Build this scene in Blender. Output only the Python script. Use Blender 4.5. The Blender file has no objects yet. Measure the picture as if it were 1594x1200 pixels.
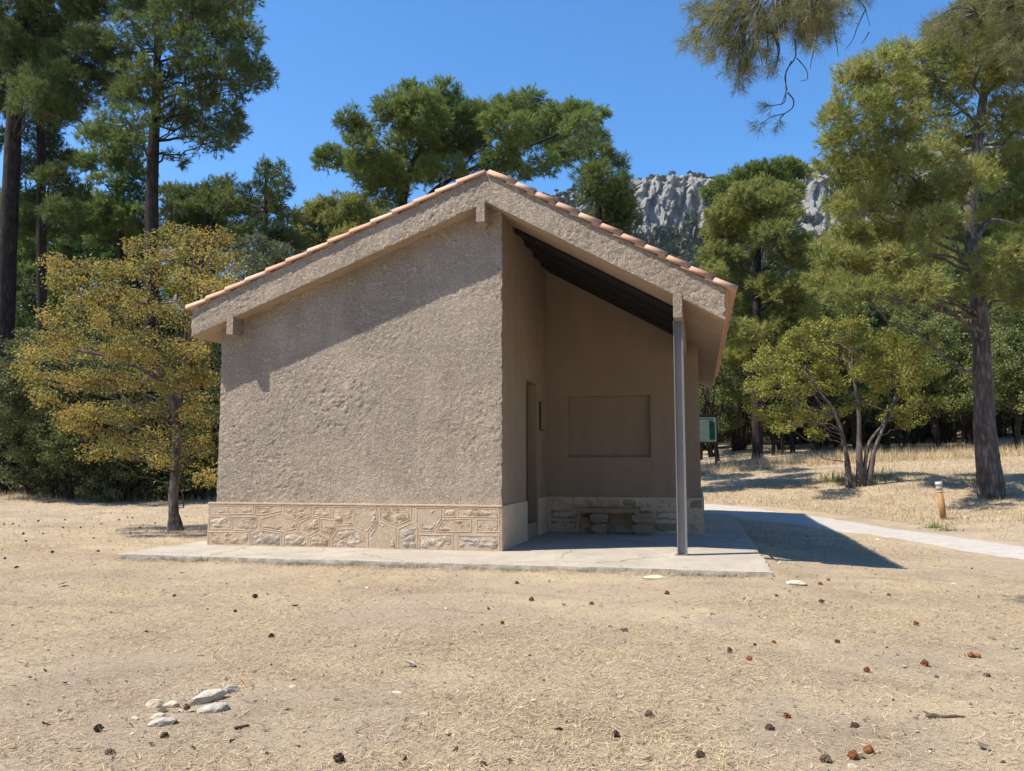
import bpy, math, random
import numpy as np
from mathutils import Vector, Matrix

# ------------------------------------------------------------------ camera, sky, sun, exposure
S = bpy.context.scene
C = S.collection
CAM = np.array([2.353, -12.145, 1.275]); YAW = .2224; PITCH = .0977; FPX = 1273.9
cam_d = bpy.data.cameras.new('camera'); cam = bpy.data.objects.new('camera', cam_d); C.objects.link(cam)
cam.location = CAM; cam.rotation_euler = (math.pi/2 + PITCH, 0, YAW)
cam_d.sensor_width = 36; cam_d.lens = FPX/1594*36; cam_d.clip_start = .05; cam_d.clip_end = 4000
S.camera = cam
SUN_AZ, SUN_EL = 1.1148, 1.0012                    # the way the light travels: azimuth from +y towards +x, and height
LD = np.array([math.sin(SUN_AZ)*math.cos(SUN_EL), math.cos(SUN_AZ)*math.cos(SUN_EL), -math.sin(SUN_EL)])
W = bpy.data.worlds.new('World'); S.world = W; W.use_nodes = True
wn = W.node_tree.nodes; wl = W.node_tree.links
sky = wn.new('ShaderNodeTexSky'); sky.sky_type = 'NISHITA'; sky.sun_disc = False
sky.sun_elevation = SUN_EL; sky.sun_rotation = SUN_AZ + math.pi
sky.altitude = 1200; sky.air_density = 1.0; sky.dust_density = .25; sky.ozone_density = 3.0
wn['Background'].inputs['Strength'].default_value = .15
hs = wn.new('ShaderNodeHueSaturation'); hs.inputs['Saturation'].default_value = 1.29; hs.inputs['Value'].default_value = .87   # deep blue mountain air
wl.new(sky.outputs['Color'], hs.inputs['Color']); wl.new(hs.outputs['Color'], wn['Background'].inputs['Color'])
sun_d = bpy.data.lights.new('sun', 'SUN'); sun_d.energy = 4.2; sun_d.angle = math.radians(.5); sun_d.color = (1, .92, .79)
sun = bpy.data.objects.new('sun', sun_d); C.objects.link(sun); sun.location = (-20, -10, 40)
sun.rotation_euler = Vector(LD).to_track_quat('-Z', 'Y').to_euler()
S.view_settings.view_transform = 'Standard'; S.view_settings.look = 'None'
S.view_settings.exposure = .9; S.view_settings.gamma = 1; S.view_settings.use_curve_mapping = False
S.render.engine = 'CYCLES'
S.cycles.max_bounces = 6; S.cycles.diffuse_bounces = 4; S.cycles.transmission_bounces = 3
S.cycles.use_adaptive_sampling = False; S.cycles.use_denoising = True; S.cycles.denoiser = 'OPENIMAGEDENOISE'; S.cycles.denoising_input_passes = 'RGB_ALBEDO_NORMAL'; S.cycles.denoising_prefilter = 'ACCURATE'
rng = np.random.default_rng(7); random.seed(7)

# ------------------------------------------------------------------ picture <-> place
FW = np.array([-math.sin(YAW), math.cos(YAW), 0.]); RT = np.array([math.cos(YAW), math.sin(YAW), 0.])
FC = FW*math.cos(PITCH) + np.array([0, 0, math.sin(PITCH)]); UC = -FW*math.sin(PITCH) + np.array([0, 0, math.cos(PITCH)])
def ray(px, py): return FC + RT*(px-797)/FPX - UC*(py-600)/FPX
def P(px, py, d):                                   # the point at horizontal distance d along the view
    r = ray(px, py); return CAM + r*(d/(r@FW))
def onY(px, py, y): r = ray(px, py); return CAM + r*((y-CAM[1])/r[1])
def onX(px, py, x): r = ray(px, py); return CAM + r*((x-CAM[0])/r[0])
def wu(p): q = np.asarray(p)[..., :2]-CAM[:2]; return q@RT[:2], q@FW[:2]
def fromwu(w, u): return CAM[:2] + np.multiply.outer(w, RT[:2]) + np.multiply.outer(u, FW[:2])

def _h(ix, iy, s):
    n = (ix.astype(np.int64)*374761393 + iy.astype(np.int64)*668265263 + s*1442695041) & 0x7fffffff
    n = ((n ^ (n >> 13))*1274126177) & 0x7fffffff
    return ((n ^ (n >> 16)) & 0xffff)/65535.
def vn(x, y, s=0):
    x = np.asarray(x, float); y = np.asarray(y, float)
    ix = np.floor(x); iy = np.floor(y); fx = x-ix; fy = y-iy; ix = ix.astype(int); iy = iy.astype(int)
    fx = fx*fx*fx*(fx*(fx*6-15)+10); fy = fy*fy*fy*(fy*(fy*6-15)+10)
    a = _h(ix, iy, s); b = _h(ix+1, iy, s); c = _h(ix, iy+1, s); d = _h(ix+1, iy+1, s)
    return (a*(1-fx)+b*fx)*(1-fy) + (c*(1-fx)+d*fx)*fy
def fbm(x, y, s=0, o=4):
    t = 0; a = .5
    for k in range(o): t = t + a*vn(x*2**k, y*2**k, s+k*17); a *= .5
    return t/(1-.5**o)
def sst(a, b, x): t = np.clip((x-a)/(b-a), 0, 1); return t*t*(3-2*t)

def zg(x, y, rough=True):                           # height of the ground
    x = np.asarray(x, float); y = np.asarray(y, float)
    w, u = wu(np.stack([x, y], -1))
    z = -.11 - .021*np.clip(-1.7-y, 0, 25) - .06*np.clip(x-3.3, 0, 4)*sst(20, 8, u)
    s = w - (9.9 - .075*u)                          # how far right of the path
    z = z + sst(-1., 6, s)*.045*np.clip(s, 0, 30) + sst(-13, 4, s)*.085*np.clip(u-20.5, 0, 60)*sst(19, 28, u) + .06*sst(0, 6, s)
    z = z + .05*np.clip(u-21, 0, 60)*sst(20, 24, u)*sst(4, 0, w)
    z = z + .17*np.clip(u-52, 0, 90)
    e_ = np.maximum(np.maximum(-5.937-x, x-3.218), np.maximum(-1.588-y, y-10.5)); z = z + .075*sst(.42, .0, e_)*sst(-.25, 0, e_)*fbm(x*1.9, y*1.9, 8, 3)
    if rough:
        far = sst(0, 14, u)
        z = z + (fbm(x*.35, y*.35, 3)-.5)*.10*sst(.2, 2.5, np.maximum(np.maximum(-5.9-x, x-3.3), np.maximum(-1.7-y, y-10.6)))
        z = z + (fbm(x*1.7, y*1.7, 5)-.5)*.03
    return z
def G(px, py):                                      # where a pixel's ray meets the ground
    r = ray(px, py); t = np.linspace(2, 120, 4000)[:, None]; p = CAM + r*t/(r@FW)
    hit = np.argmax(p[:, 2] < zg(p[:, 0], p[:, 1])); return p[hit]

# ------------------------------------------------------------------ object helpers
def props(o, label=None, cat=None, group=None, kind=None):
    if label: o['label'] = label
    if cat: o['category'] = cat
    if group: o['group'] = group
    if kind: o['kind'] = kind
    return o
def thing(name, loc, label, cat, group=None, rz=0):
    o = bpy.data.objects.new(name, None); C.objects.link(o); o.location = loc; o.rotation_euler = (0, 0, rz)
    o.empty_display_size = .2
    return props(o, label, cat, group)
def link(name, me, mat, parent=None, local=False):
    o = bpy.data.objects.new(name, me); C.objects.link(o)
    if mat and not me.materials: me.materials.append(mat)
    if parent:
        o.parent = parent
        if not local: o.matrix_parent_inverse = Matrix.Translation(-Vector(parent.location))
    return o
class MB:
    def __init__(s): s.v = []; s.f = []; s.n = 0
    def add(s, vs, fs):
        vs = np.asarray(vs, float).reshape(-1, 3); s.v.append(vs); s.f += [tuple(i+s.n for i in f) for f in fs]; s.n += len(vs); return s
    def box(s, a, b):
        x0, y0, z0 = a; x1, y1, z1 = b
        return s.add([(x0,y0,z0),(x1,y0,z0),(x1,y1,z0),(x0,y1,z0),(x0,y0,z1),(x1,y0,z1),(x1,y1,z1),(x0,y1,z1)],
              [(0,3,2,1),(4,5,6,7),(0,1,5,4),(1,2,6,5),(2,3,7,6),(3,0,4,7)])
    def tube(s, pts, rad, n=8, cap=True, wob=0):
        pts = np.asarray(pts, float); m = len(pts); rad = np.broadcast_to(rad, (m,)); vs = []
        t = np.gradient(pts, axis=0); t /= np.linalg.norm(t, axis=1)[:, None]+1e-9
        ref = np.array([1., 0, 0]) if abs(t[0][0]) < .8 else np.array([0, 1., 0])
        for i in range(m):
            a = np.cross(t[i], ref); a /= np.linalg.norm(a)+1e-9; b = np.cross(t[i], a); ref = -np.cross(t[i], a) if False else ref
            th = np.arange(n)*2*math.pi/n
            r = rad[i]*(1+wob*(rng.random(n)-.5)) if wob else rad[i]*np.ones(n)
            vs.append(pts[i] + np.outer(np.cos(th)*r, a) + np.outer(np.sin(th)*r, b))
        fs = [(i*n+k, i*n+(k+1) % n, (i+1)*n+(k+1) % n, (i+1)*n+k) for i in range(m-1) for k in range(n)]
        if cap: fs += [tuple(range(n))[::-1], tuple(range((m-1)*n, m*n))]
        return s.add(np.concatenate(vs), fs)
    def prism(s, poly, y0, y1):                     # polygon in x,z pushed along y
        n = len(poly); vs = [(x, y0, z) for x, z in poly]+[(x, y1, z) for x, z in poly]
        return s.add(vs, [tuple(range(n)), tuple(range(2*n-1, n-1, -1))]+[(i+n, (i+1) % n+n, (i+1) % n, i) for i in range(n)])
    def mesh(s, name, smooth=False, bevel=0):
        me = bpy.data.meshes.new(name); me.from_pydata(np.concatenate(s.v).tolist(), [], s.f); me.update()
        if bevel:
            import bmesh
            bm = bmesh.new(); bm.from_mesh(me); bmesh.ops.recalc_face_normals(bm, faces=bm.faces)
            bmesh.ops.bevel(bm, geom=bm.edges[:], offset=bevel, segments=2, affect='EDGES', clamp_overlap=True); bm.to_mesh(me); bm.free()
        if smooth: me.polygons.foreach_set('use_smooth', [True]*len(me.polygons))
        return me
    def obj(s, name, mat, parent=None, smooth=False, bevel=0, local=False): return link(name, s.mesh(name, smooth, bevel), mat, parent, local)
def soup(name, v, tint, k=3):                       # many loose triangles (k=3) or quads (k=4), a tint per face
    v = np.asarray(v, np.float32).reshape(-1, 3); nf = len(v)//k
    me = bpy.data.meshes.new(name); me.vertices.add(len(v)); me.vertices.foreach_set('co', v.ravel())
    me.loops.add(len(v)); me.loops.foreach_set('vertex_index', np.arange(len(v), dtype=np.int32))
    me.polygons.add(nf); me.polygons.foreach_set('loop_start', np.arange(nf, dtype=np.int32)*k)
    a = me.attributes.new('tint', 'FLOAT', 'FACE'); a.data.foreach_set('value', np.asarray(tint, np.float32))
    me.update(calc_edges=True); return me
def gridmesh(name, V, smooth=True):                 # V: (rows, cols, 3)
    r, c = V.shape[:2]; i = np.arange(r*c).reshape(r, c)
    f = np.stack([i[:-1, :-1], i[:-1, 1:], i[1:, 1:], i[1:, :-1]], -1).reshape(-1, 4).astype(np.int32)
    me = bpy.data.meshes.new(name); me.vertices.add(r*c); me.vertices.foreach_set('co', V.astype(np.float32).ravel())
    me.loops.add(f.size); me.loops.foreach_set('vertex_index', f.ravel()); me.polygons.add(len(f))
    me.polygons.foreach_set('loop_start', np.arange(len(f), dtype=np.int32)*4)
    me.update(calc_edges=True)
    if smooth: me.polygons.foreach_set('use_smooth', np.ones(len(f), bool))
    return me

# ------------------------------------------------------------------ materials
class NT:
    def __init__(s, name):
        s.m = bpy.data.materials.new(name); s.m.use_nodes = True; s.t = s.m.node_tree; s.b = s.t.nodes['Principled BSDF']
        s.b.inputs['Specular IOR Level'].default_value = .2
    def n(s, k, **kw):
        q = s.t.nodes.new(k)
        for a, v in kw.items():
            if a.startswith('i_'): q.inputs[a[2:].replace('_', ' ')].default_value = v
            else: setattr(q, a, v)
        return q
    def l(s, a, b): s.t.links.new(a, b)
    def co(s): 
        if not hasattr(s, '_co'): s._co = s.n('ShaderNodeNewGeometry').outputs['Position']
        return s._co
    def noise(s, scale, detail=4, rough=.55, dist=0, stretch=None, off=None):
        q = s.n('ShaderNodeTexNoise'); q.inputs['Scale'].default_value = scale; q.inputs['Detail'].default_value = detail
        q.inputs['Roughness'].default_value = rough; q.inputs['Distortion'].default_value = dist
        v = s.co()
        if stretch or off:
            mp = s.n('ShaderNodeMapping'); mp.inputs['Scale'].default_value = stretch or (1, 1, 1); mp.inputs['Location'].default_value = off or (0, 0, 0)
            s.l(v, mp.inputs['Vector']); v = mp.outputs['Vector']
        s.l(v, q.inputs['Vector']); return q.outputs['Fac']
    def voro(s, scale, feat='F1', stretch=None, out='Distance'):
        q = s.n('ShaderNodeTexVoronoi', feature=feat); q.inputs['Scale'].default_value = scale; v = s.co()
        if stretch:
            mp = s.n('ShaderNodeMapping'); mp.inputs['Scale'].default_value = stretch; s.l(v, mp.inputs['Vector']); v = mp.outputs['Vector']
        s.l(v, q.inputs['Vector']); return q.outputs[out]
    def ramp(s, fac, stops):
        q = s.n('ShaderNodeValToRGB'); e = q.color_ramp.elements
        while len(e) < len(stops): e.new(.5)
        for el, (p, c) in zip(e, stops): el.position = p; el.color = (*(c if hasattr(c, '__len__') else (c,)*3), 1)
        s.l(fac, q.inputs['Fac']); return q.outputs['Color']
    def mix(s, fac, a, b, mode='MIX'):
        q = s.n('ShaderNodeMix', data_type='RGBA', blend_type=mode)
        for sock, v in ((q.inputs['Factor'], fac), (q.inputs['A'], a), (q.inputs['B'], b)):
            if hasattr(v, 'is_output'): s.l(v, sock)
            elif hasattr(v, '__len__'): sock.default_value = (*v, 1)
            else: sock.default_value = v
        return q.outputs['Result']
    def math(s, op, a, b=0.):
        q = s.n('ShaderNodeMath', operation=op)
        for i, v in enumerate((a, b)):
            if hasattr(v, 'is_output'): s.l(v, q.inputs[i])
            else: q.inputs[i].default_value = v
        return q.outputs[0]
    def attr(s, name): return s.n('ShaderNodeAttribute', attribute_name=name).outputs['Fac']
    def bump(s, h, strength=.5, dist=.01, prev=None):
        q = s.n('ShaderNodeBump'); q.inputs['Strength'].default_value = strength; q.inputs['Distance'].default_value = dist
        s.l(h, q.inputs['Height'])
        if prev: s.l(prev, q.inputs['Normal'])
        return q.outputs['Normal']
    def done(s, col, rough=.85, normal=None, metal=0):
        if hasattr(col, 'is_output'): s.l(col, s.b.inputs['Base Color'])
        else: s.b.inputs['Base Color'].default_value = (*col, 1)
        s.b.inputs['Roughness'].default_value = rough; s.b.inputs['Metallic'].default_value = metal
        if normal: s.l(normal, s.b.inputs['Normal'])
        return s.m
def mat_plaster(name, a, b, c, rel):
    t = NT(name); big = t.noise(.9, 5, .6); mid = t.noise(5, 5, .6, .6); fine = t.noise(42, 4, .6)
    col = t.mix(t.ramp(big, [(.35, 0), (.65, 1)]), a, b); col = t.mix(t.math('MULTIPLY', t.ramp(mid, [(.45, 0), (.7, 1)]), .5), col, c)
    col = t.mix(.35, col, t.ramp(fine, [(.3, .55), (.7, 1.0)]), 'MULTIPLY')
    st = t.noise(3.2, 4, .65, .3, (1, 1, .13)); col = t.mix(.7, col, t.ramp(st, [(.34, (.88, .87, .86)), (.5, 1.0), (.66, (1.05, 1.05, 1.04))]), 'MULTIPLY')
    w = t.noise(15, 4, .6, 2.4); v = t.noise(40, 4, .62, 1.0)
    w2 = t.noise(9, 4, .6, 3.0); pm = t.ramp(t.noise(1.1, 3, .5, .4, None, (5, 3, 2)), [(.32, .45), (.6, 1.)])
    hh = t.math('MULTIPLY', t.math('ADD', t.ramp(w, [(.38, 0), (.5, .6), (.62, .8)]), t.ramp(w2, [(.4, 0), (.5, .8), (.56, 1)])), pm)
    n = t.bump(hh, rel, .026); n = t.bump(v, rel*.6, .008, n)
    return t.done(col, .92, n)
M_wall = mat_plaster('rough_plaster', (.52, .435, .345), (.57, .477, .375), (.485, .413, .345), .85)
M_porch_shade = mat_plaster('porch_plaster_shade_tint', (.325, .245, .175), (.36, .275, .20), (.30, .235, .175), .3)  # wall plaster with porch shade put into its colour: darker and browner
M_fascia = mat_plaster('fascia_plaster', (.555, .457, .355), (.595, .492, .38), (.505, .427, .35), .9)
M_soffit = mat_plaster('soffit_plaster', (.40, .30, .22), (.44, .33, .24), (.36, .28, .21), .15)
def mat_simple(name, a, b, scale, rough=.85, bumpk=.3, stretch=None, bd=.01):
    t = NT(name); f = t.noise(scale, 5, .6, .3, stretch); g = t.noise(scale*6, 3, .6, 0, stretch)
    col = t.mix(t.ramp(f, [(.35, 0), (.65, 1)]), a, b); col = t.mix(.4, col, t.ramp(g, [(.3, .6), (.7, 1.)]), 'MULTIPLY')
    return t.done(col, rough, t.bump(t.math('ADD', f, t.math('MULTIPLY', g, .5)), bumpk, bd))
def mat_patchy(name, a, b):
    t = NT(name); f = t.noise(6.5, 3, .6, .6); g = t.noise(34, 5, .65, .4); h = t.noise(90, 3, .6)
    col = t.mix(t.ramp(f, [(.46, 0), (.54, 1)]), a, b); col = t.mix(.55, col, t.ramp(g, [(.3, .62), (.65, 1.08)]), 'MULTIPLY')
    return t.done(col, .93, t.bump(h, .4, .004, t.bump(g, .55, .012)))
M_mortar = mat_patchy('mortar', (.565, .425, .30), (.61, .475, .345))
M_joint = mat_patchy('joint_ribbon', (.63, .485, .35), (.67, .53, .39))
M_stone_tan = mat_patchy('tan_stone', (.47, .345, .235), (.58, .455, .33))
M_stone_pale = mat_patchy('pale_stone', (.50, .385, .275), (.60, .51, .40))
M_stone_grey = mat_patchy('grey_stone', (.44, .35, .265), (.49, .445, .385))
t = NT('concrete'); f = t.noise(.8, 5, .65, .5); g = t.noise(3.5, 5, .65, .8); h = t.noise(60, 4, .7)
col = t.mix(t.ramp(f, [(.36, 0), (.64, 1)]), (.37, .325, .27), (.455, .405, .335)); col = t.mix(t.math('MULTIPLY', t.ramp(g, [(.52, 0), (.66, 1)]), .55), col, (.31, .26, .205))
ck = t.n('ShaderNodeTexVoronoi', feature='DISTANCE_TO_EDGE'); ck.inputs['Scale'].default_value = .33; wq = t.n('ShaderNodeVectorMath', operation='MULTIPLY_ADD'); nz = t.n('ShaderNodeTexNoise'); nz.inputs['Scale'].default_value = 2.2; t.l(t.co(), nz.inputs['Vector']); t.l(nz.outputs['Color'], wq.inputs[0]); wq.inputs[1].default_value = (.5, .5, .5); t.l(t.co(), wq.inputs[2]); t.l(wq.outputs[0], ck.inputs['Vector'])
col = t.mix(t.ramp(ck.outputs['Distance'], [(.0, .75), (.006, 0)]), col, (.16, .13, .10)); col = t.mix(.4, col, t.ramp(h, [(.3, .7), (.7, 1.05)]), 'MULTIPLY')
M_slab = t.done(col, .92, t.bump(h, .3, .006, t.bump(g, .25, .01)))
M_tile = mat_simple('clay_tile', (.56, .33, .215), (.66, .41, .28), 5, .8, .2)
M_tile2 = mat_simple('clay_tile_light', (.62, .40, .28), (.70, .47, .34), 5, .8, .2)
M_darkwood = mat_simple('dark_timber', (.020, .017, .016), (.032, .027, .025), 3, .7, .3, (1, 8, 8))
M_door = mat_simple('brown_door', (.10, .065, .04), (.14, .09, .055), 3, .6, .3, (8, 8, 1))
M_bench = mat_simple('bench_stone', (.30, .22, .14), (.38, .29, .19), 8, .9, .8, bd=.02)
M_path = mat_simple('path_gravel', (.42, .385, .345), (.50, .46, .415), 3.5, .95, .4)
def mat_bark(name, a, b):
    t = NT(name); f = t.noise(3, 4, .6); v = t.voro(13, 'F1', (1, 1, .2)); g = t.noise(30, 4, .7, .3, (1, 1, .3))
    col = t.mix(t.ramp(f, [(.35, 0), (.65, 1)]), a, b); col = t.mix(.8, col, t.ramp(v, [(.1, 1.25), (.55, .45)]), 'MULTIPLY'); col = t.mix(.5, col, t.ramp(g, [(.3, .6), (.7, 1.2)]), 'MULTIPLY')
    return t.done(col, .95, t.bump(g, .5, .02, t.bump(v, -1., .05)))
M_bark_d = mat_bark('dark_pine_bark', (.036, .026, .022), (.068, .050, .040))
M_bark_g = mat_bark('grey_pine_bark', (.13, .105, .09), (.24, .205, .18))
M_bark_p = mat_bark('pale_bark', (.20, .17, .145), (.32, .28, .24))
M_twig = mat_simple('dead_twig', (.10, .07, .06), (.16, .11, .09), 20, .9, .3)
M_cone_d = mat_simple('dark_cone', (.075, .055, .042), (.15, .105, .075), 60, .8, .3)
M_cone_r = mat_simple('red_brown_cone', (.22, .085, .035), (.34, .15, .06), 60, .7, .3)
M_rock_w = mat_simple('pale_limestone', (.58, .49, .37), (.72, .63, .50), 14, .9, .7, bd=.02)
M_rock_g = mat_simple('grey_limestone', (.40, .36, .31), (.54, .49, .42), 14, .9, .7, bd=.02)
M_postwood = mat_simple('marker_wood', (.33, .18, .075), (.45, .27, .12), 6, .7, .3, (6, 6, .6))
M_white = mat_simple('white_paint', (.52, .52, .50), (.62, .62, .60), 8, .6, .1)
M_boardframe = mat_simple('board_timber', (.055, .035, .02), (.09, .058, .035), 5, .8, .3)
M_green = mat_simple('green_print', (.012, .07, .04), (.02, .10, .05), 4, .5, 0)
M_panel = mat_simple('panel_print', (.36, .41, .25), (.46, .49, .33), 2, .5, 0)
t = NT('galvanised_steel'); f = t.noise(4, 4, .6, .2, (1, 1, .5)); g = t.noise(30, 3)
M_steel = t.done(t.mix(f, (.20, .195, .20), (.31, .30, .30)), .5, t.bump(g, .1, .005), .35)

def mat_leaf(name, stops, trans=.35, rough=.6):
    t = NT(name); c = t.ramp(t.attr('tint'), stops); t.l(c, t.b.inputs['Base Color']); t.b.inputs['Roughness'].default_value = rough
    t.b.inputs['Specular IOR Level'].default_value = .25
    tr = t.n('ShaderNodeBsdfTranslucent'); t.l(c, tr.inputs['Color']); mx = t.n('ShaderNodeMixShader'); mx.inputs[0].default_value = trans
    t.l(t.b.outputs[0], mx.inputs[1]); t.l(tr.outputs[0], mx.inputs[2]); t.l(mx.outputs[0], t.t.nodes['Material Output'].inputs['Surface'])
    return t.m
M_pine_dark = mat_leaf('dark_needles', [(0, (0.050, 0.076, 0.023)), (.55, (0.123, 0.170, 0.046)), (.92, (0.215, 0.242, 0.066)), (1, (0.264, 0.190, 0.066))], .4)
M_pine_mid = mat_leaf('mid_needles', [(0, (0.072, 0.109, 0.029)), (.55, (0.167, 0.234, 0.054)), (.93, (0.271, 0.318, 0.079)), (1, (0.319, 0.234, 0.079))], .4)
M_pine_yel = mat_leaf('yellowish_needles', [(0, (0.125, 0.148, 0.039)), (.5, (0.277, 0.304, 0.081)), (.88, (0.419, 0.402, 0.116)), (1, (0.483, 0.339, 0.142))], .4)
M_pine_near = mat_leaf('near_needles', [(0, (0.108, 0.134, 0.054)), (.5, (0.215, 0.224, 0.090)), (.8, (0.323, 0.269, 0.090)), (1, (0.448, 0.233, 0.090))])
M_leaf_dark = mat_leaf('dark_leaves', [(0, (0.047, 0.063, 0.026)), (.6, (0.123, 0.151, 0.053)), (1, (0.285, 0.273, 0.095))])
M_leaf_mid = mat_leaf('mid_leaves', [(0, (0.075, 0.100, 0.028)), (.6, (0.184, 0.217, 0.062)), (1, (0.366, 0.333, 0.109))])
M_leaf_grey = mat_leaf('grey_green_leaves', [(0, (0.070, 0.091, 0.042)), (.6, (0.140, 0.168, 0.077)), (1, (0.280, 0.280, 0.182))])
M_leaf_orange = mat_leaf('autumn_leaves', [(0, (0.108, 0.120, 0.034)), (.4, (0.276, 0.252, 0.066)), (.7, (0.432, 0.336, 0.084)), (.9, (0.516, 0.312, 0.090)), (1, (0.540, 0.240, 0.108))], .4)
M_leaf_yel = mat_leaf('yellow_green_leaves', [(0, (0.113, 0.137, 0.025)), (.5, (0.274, 0.282, 0.056)), (.85, (0.435, 0.386, 0.089)), (1, (0.515, 0.338, 0.113))])
M_straw = mat_leaf('dry_straw', [(0, (.24, .16, .085)), (.5, (.525, .41, .248)), (1, (.70, .585, .385))], .2, .8)
M_chip = mat_leaf('debris', [(0, (.06, .045, .035)), (.6, (.16, .12, .085)), (.75, (.42, .37, .30)), (1, (.60, .56, .50))], 0, .9)
M_herb = mat_leaf('green_herb', [(0, (.10, .13, .04)), (1, (.27, .30, .11))])

# ground: straw, bare dirt, pale dust, dark crumbs
t = NT('dry_ground')
big = t.noise(.32, 5, .6); mid = t.noise(1.5, 5, .65, .5); fib = t.noise(38, 4, .7, 1.6); fib2 = t.noise(95, 3, .7, 1.0); sp = t.noise(23, 2, .5, 0, None, (7, 3, 0))
col = t.mix(t.ramp(big, [(.38, 0), (.62, 1)]), (.455, .36, .26), (.545, .438, .29))
col = t.mix(t.math('MULTIPLY', t.ramp(mid, [(.42, 0), (.62, 1)]), .6), col, (.415, .328, .243))
col = t.mix(t.math('MULTIPLY', t.ramp(t.noise(.9, 4, .6, .8, None, (20, 4, 0)), [(.55, 0), (.72, 1)]), .7), col, (.58, .465, .315))
col = t.mix(1., col, t.ramp(t.noise(.45, 5, .65, .9, (1, 1.8, 1), (31, 7, 0)), [(.33, (.80, .78, .76)), (.5, (1, 1, 1)), (.68, (1.06, 1.06, 1.0))]), 'MULTIPLY')
col = t.mix(.75, col, t.ramp(fib, [(.28, .52), (.5, .95), (.72, 1.25)]), 'MULTIPLY')
col = t.mix(.6, col, t.ramp(fib2, [(.28, .55), (.5, .98), (.72, 1.2)]), 'MULTIPLY')
col = t.mix(t.ramp(sp, [(.70, 0), (.76, .65)]), col, (.13, .10, .075))
col = t.mix(t.ramp(t.noise(17, 2, .5, 0, None, (1, 9, 0)), [(.73, 0), (.78, .8)]), col, (.60, .55, .47))
M_ground = t.done(col, .95, t.bump(fib2, .6, .02, t.bump(fib, .7, .03, t.bump(mid, .4, .08))))

# mountain: pale grey limestone where steep, scrubby earth where flat
t = NT('mountain_rock'); ge = t.n('ShaderNodeNewGeometry'); sx = t.n('ShaderNodeSeparateXYZ'); t.l(ge.outputs['True Normal'], sx.inputs[0])
steep = t.ramp(sx.outputs['Z'], [(.45, 1), (.75, 0)])
rock = t.mix(t.noise(.09, 6, .7, .4, (1, 1, .35)), (.18, .18, .19), (.34, .325, .31)); rock = t.mix(.5, rock, t.ramp(t.noise(.5, 6, .75, .6, (1, 1, .3)), [(.36, .42), (.6, 1.15)]), 'MULTIPLY')
earth = t.mix(t.ramp(t.noise(.06, 6, .7), [(.4, 0), (.6, 1)]), (.30, .25, .18), (.10, .11, .055))
M_mount = t.done(t.mix(steep, earth, rock), .95, t.bump(t.noise(.5, 6, .7, 0, (1, 1, .4)), .6, 1.5))
M_mwood = mat_leaf('mountain_scrub', [(0, (.022, .034, .014)), (.6, (.045, .062, .025)), (1, (.085, .095, .04))], .2)

# ------------------------------------------------------------------ ground, path, mountain
def graded(lo, hi, fine0, fine1, step, grow):
    a = list(np.arange(fine0, fine1, step)); s = step
    while a[-1] < hi: s *= grow; a.append(a[-1]+s)
    b = []; s = step; p = fine0
    while p > lo: s *= grow; p -= s; b.append(p)
    return np.array(b[::-1]+a)
ws = graded(-420, 420, -10, 14, .2, 1.1); us = graded(-60, 135, 2.5, 26, .19, 1.08)
WW, UU = np.meshgrid(ws, us); XY = fromwu(WW, UU)
Z = zg(XY[..., 0], XY[..., 1])
props(link('ground', gridmesh('ground', np.dstack([XY, Z[..., None]])), M_ground), kind='structure')

e_up = [G(px, py) for px, py in ((1150, 787), (1250, 800), (1350, 815), (1450, 830), (1594, 850), (1720, 870), (1900, 903))]
e_lo = [G(px, py) for px, py in ((1150, 805), (1250, 819), (1350, 833), (1450, 849), (1594, 872), (1720, 894), (1900, 934))]
far = [(np.array([*fromwu(2.6, 31), 0]), np.array([*fromwu(1.6, 29.5), 0])), (np.array([*fromwu(5.0, 26), 0]), np.array([*fromwu(4.4, 24.7), 0]))]
pairs = far+list(zip(e_up, e_lo)); rows = []
for i in range(len(pairs)-1):
    for k in range(16):
        a = pairs[i][0]*(1-k/16)+pairs[i+1][0]*k/16; b = pairs[i][1]*(1-k/16)+pairs[i+1][1]*k/16; row = []
        for j in range(9):
            q = a*(1-j/8)+b*j/8; q = q+(a-b)*(.06*(fbm(len(rows)*.5, j*.2, 9)-.5) if j in (0, 8) else 0)
            row.append((q[0], q[1], zg(q[0], q[1])+(.012 if 0 < j < 8 else -.01)))
        rows.append(row)
props(link('path', gridmesh('path', np.array(rows)), M_path), kind='structure')

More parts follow.
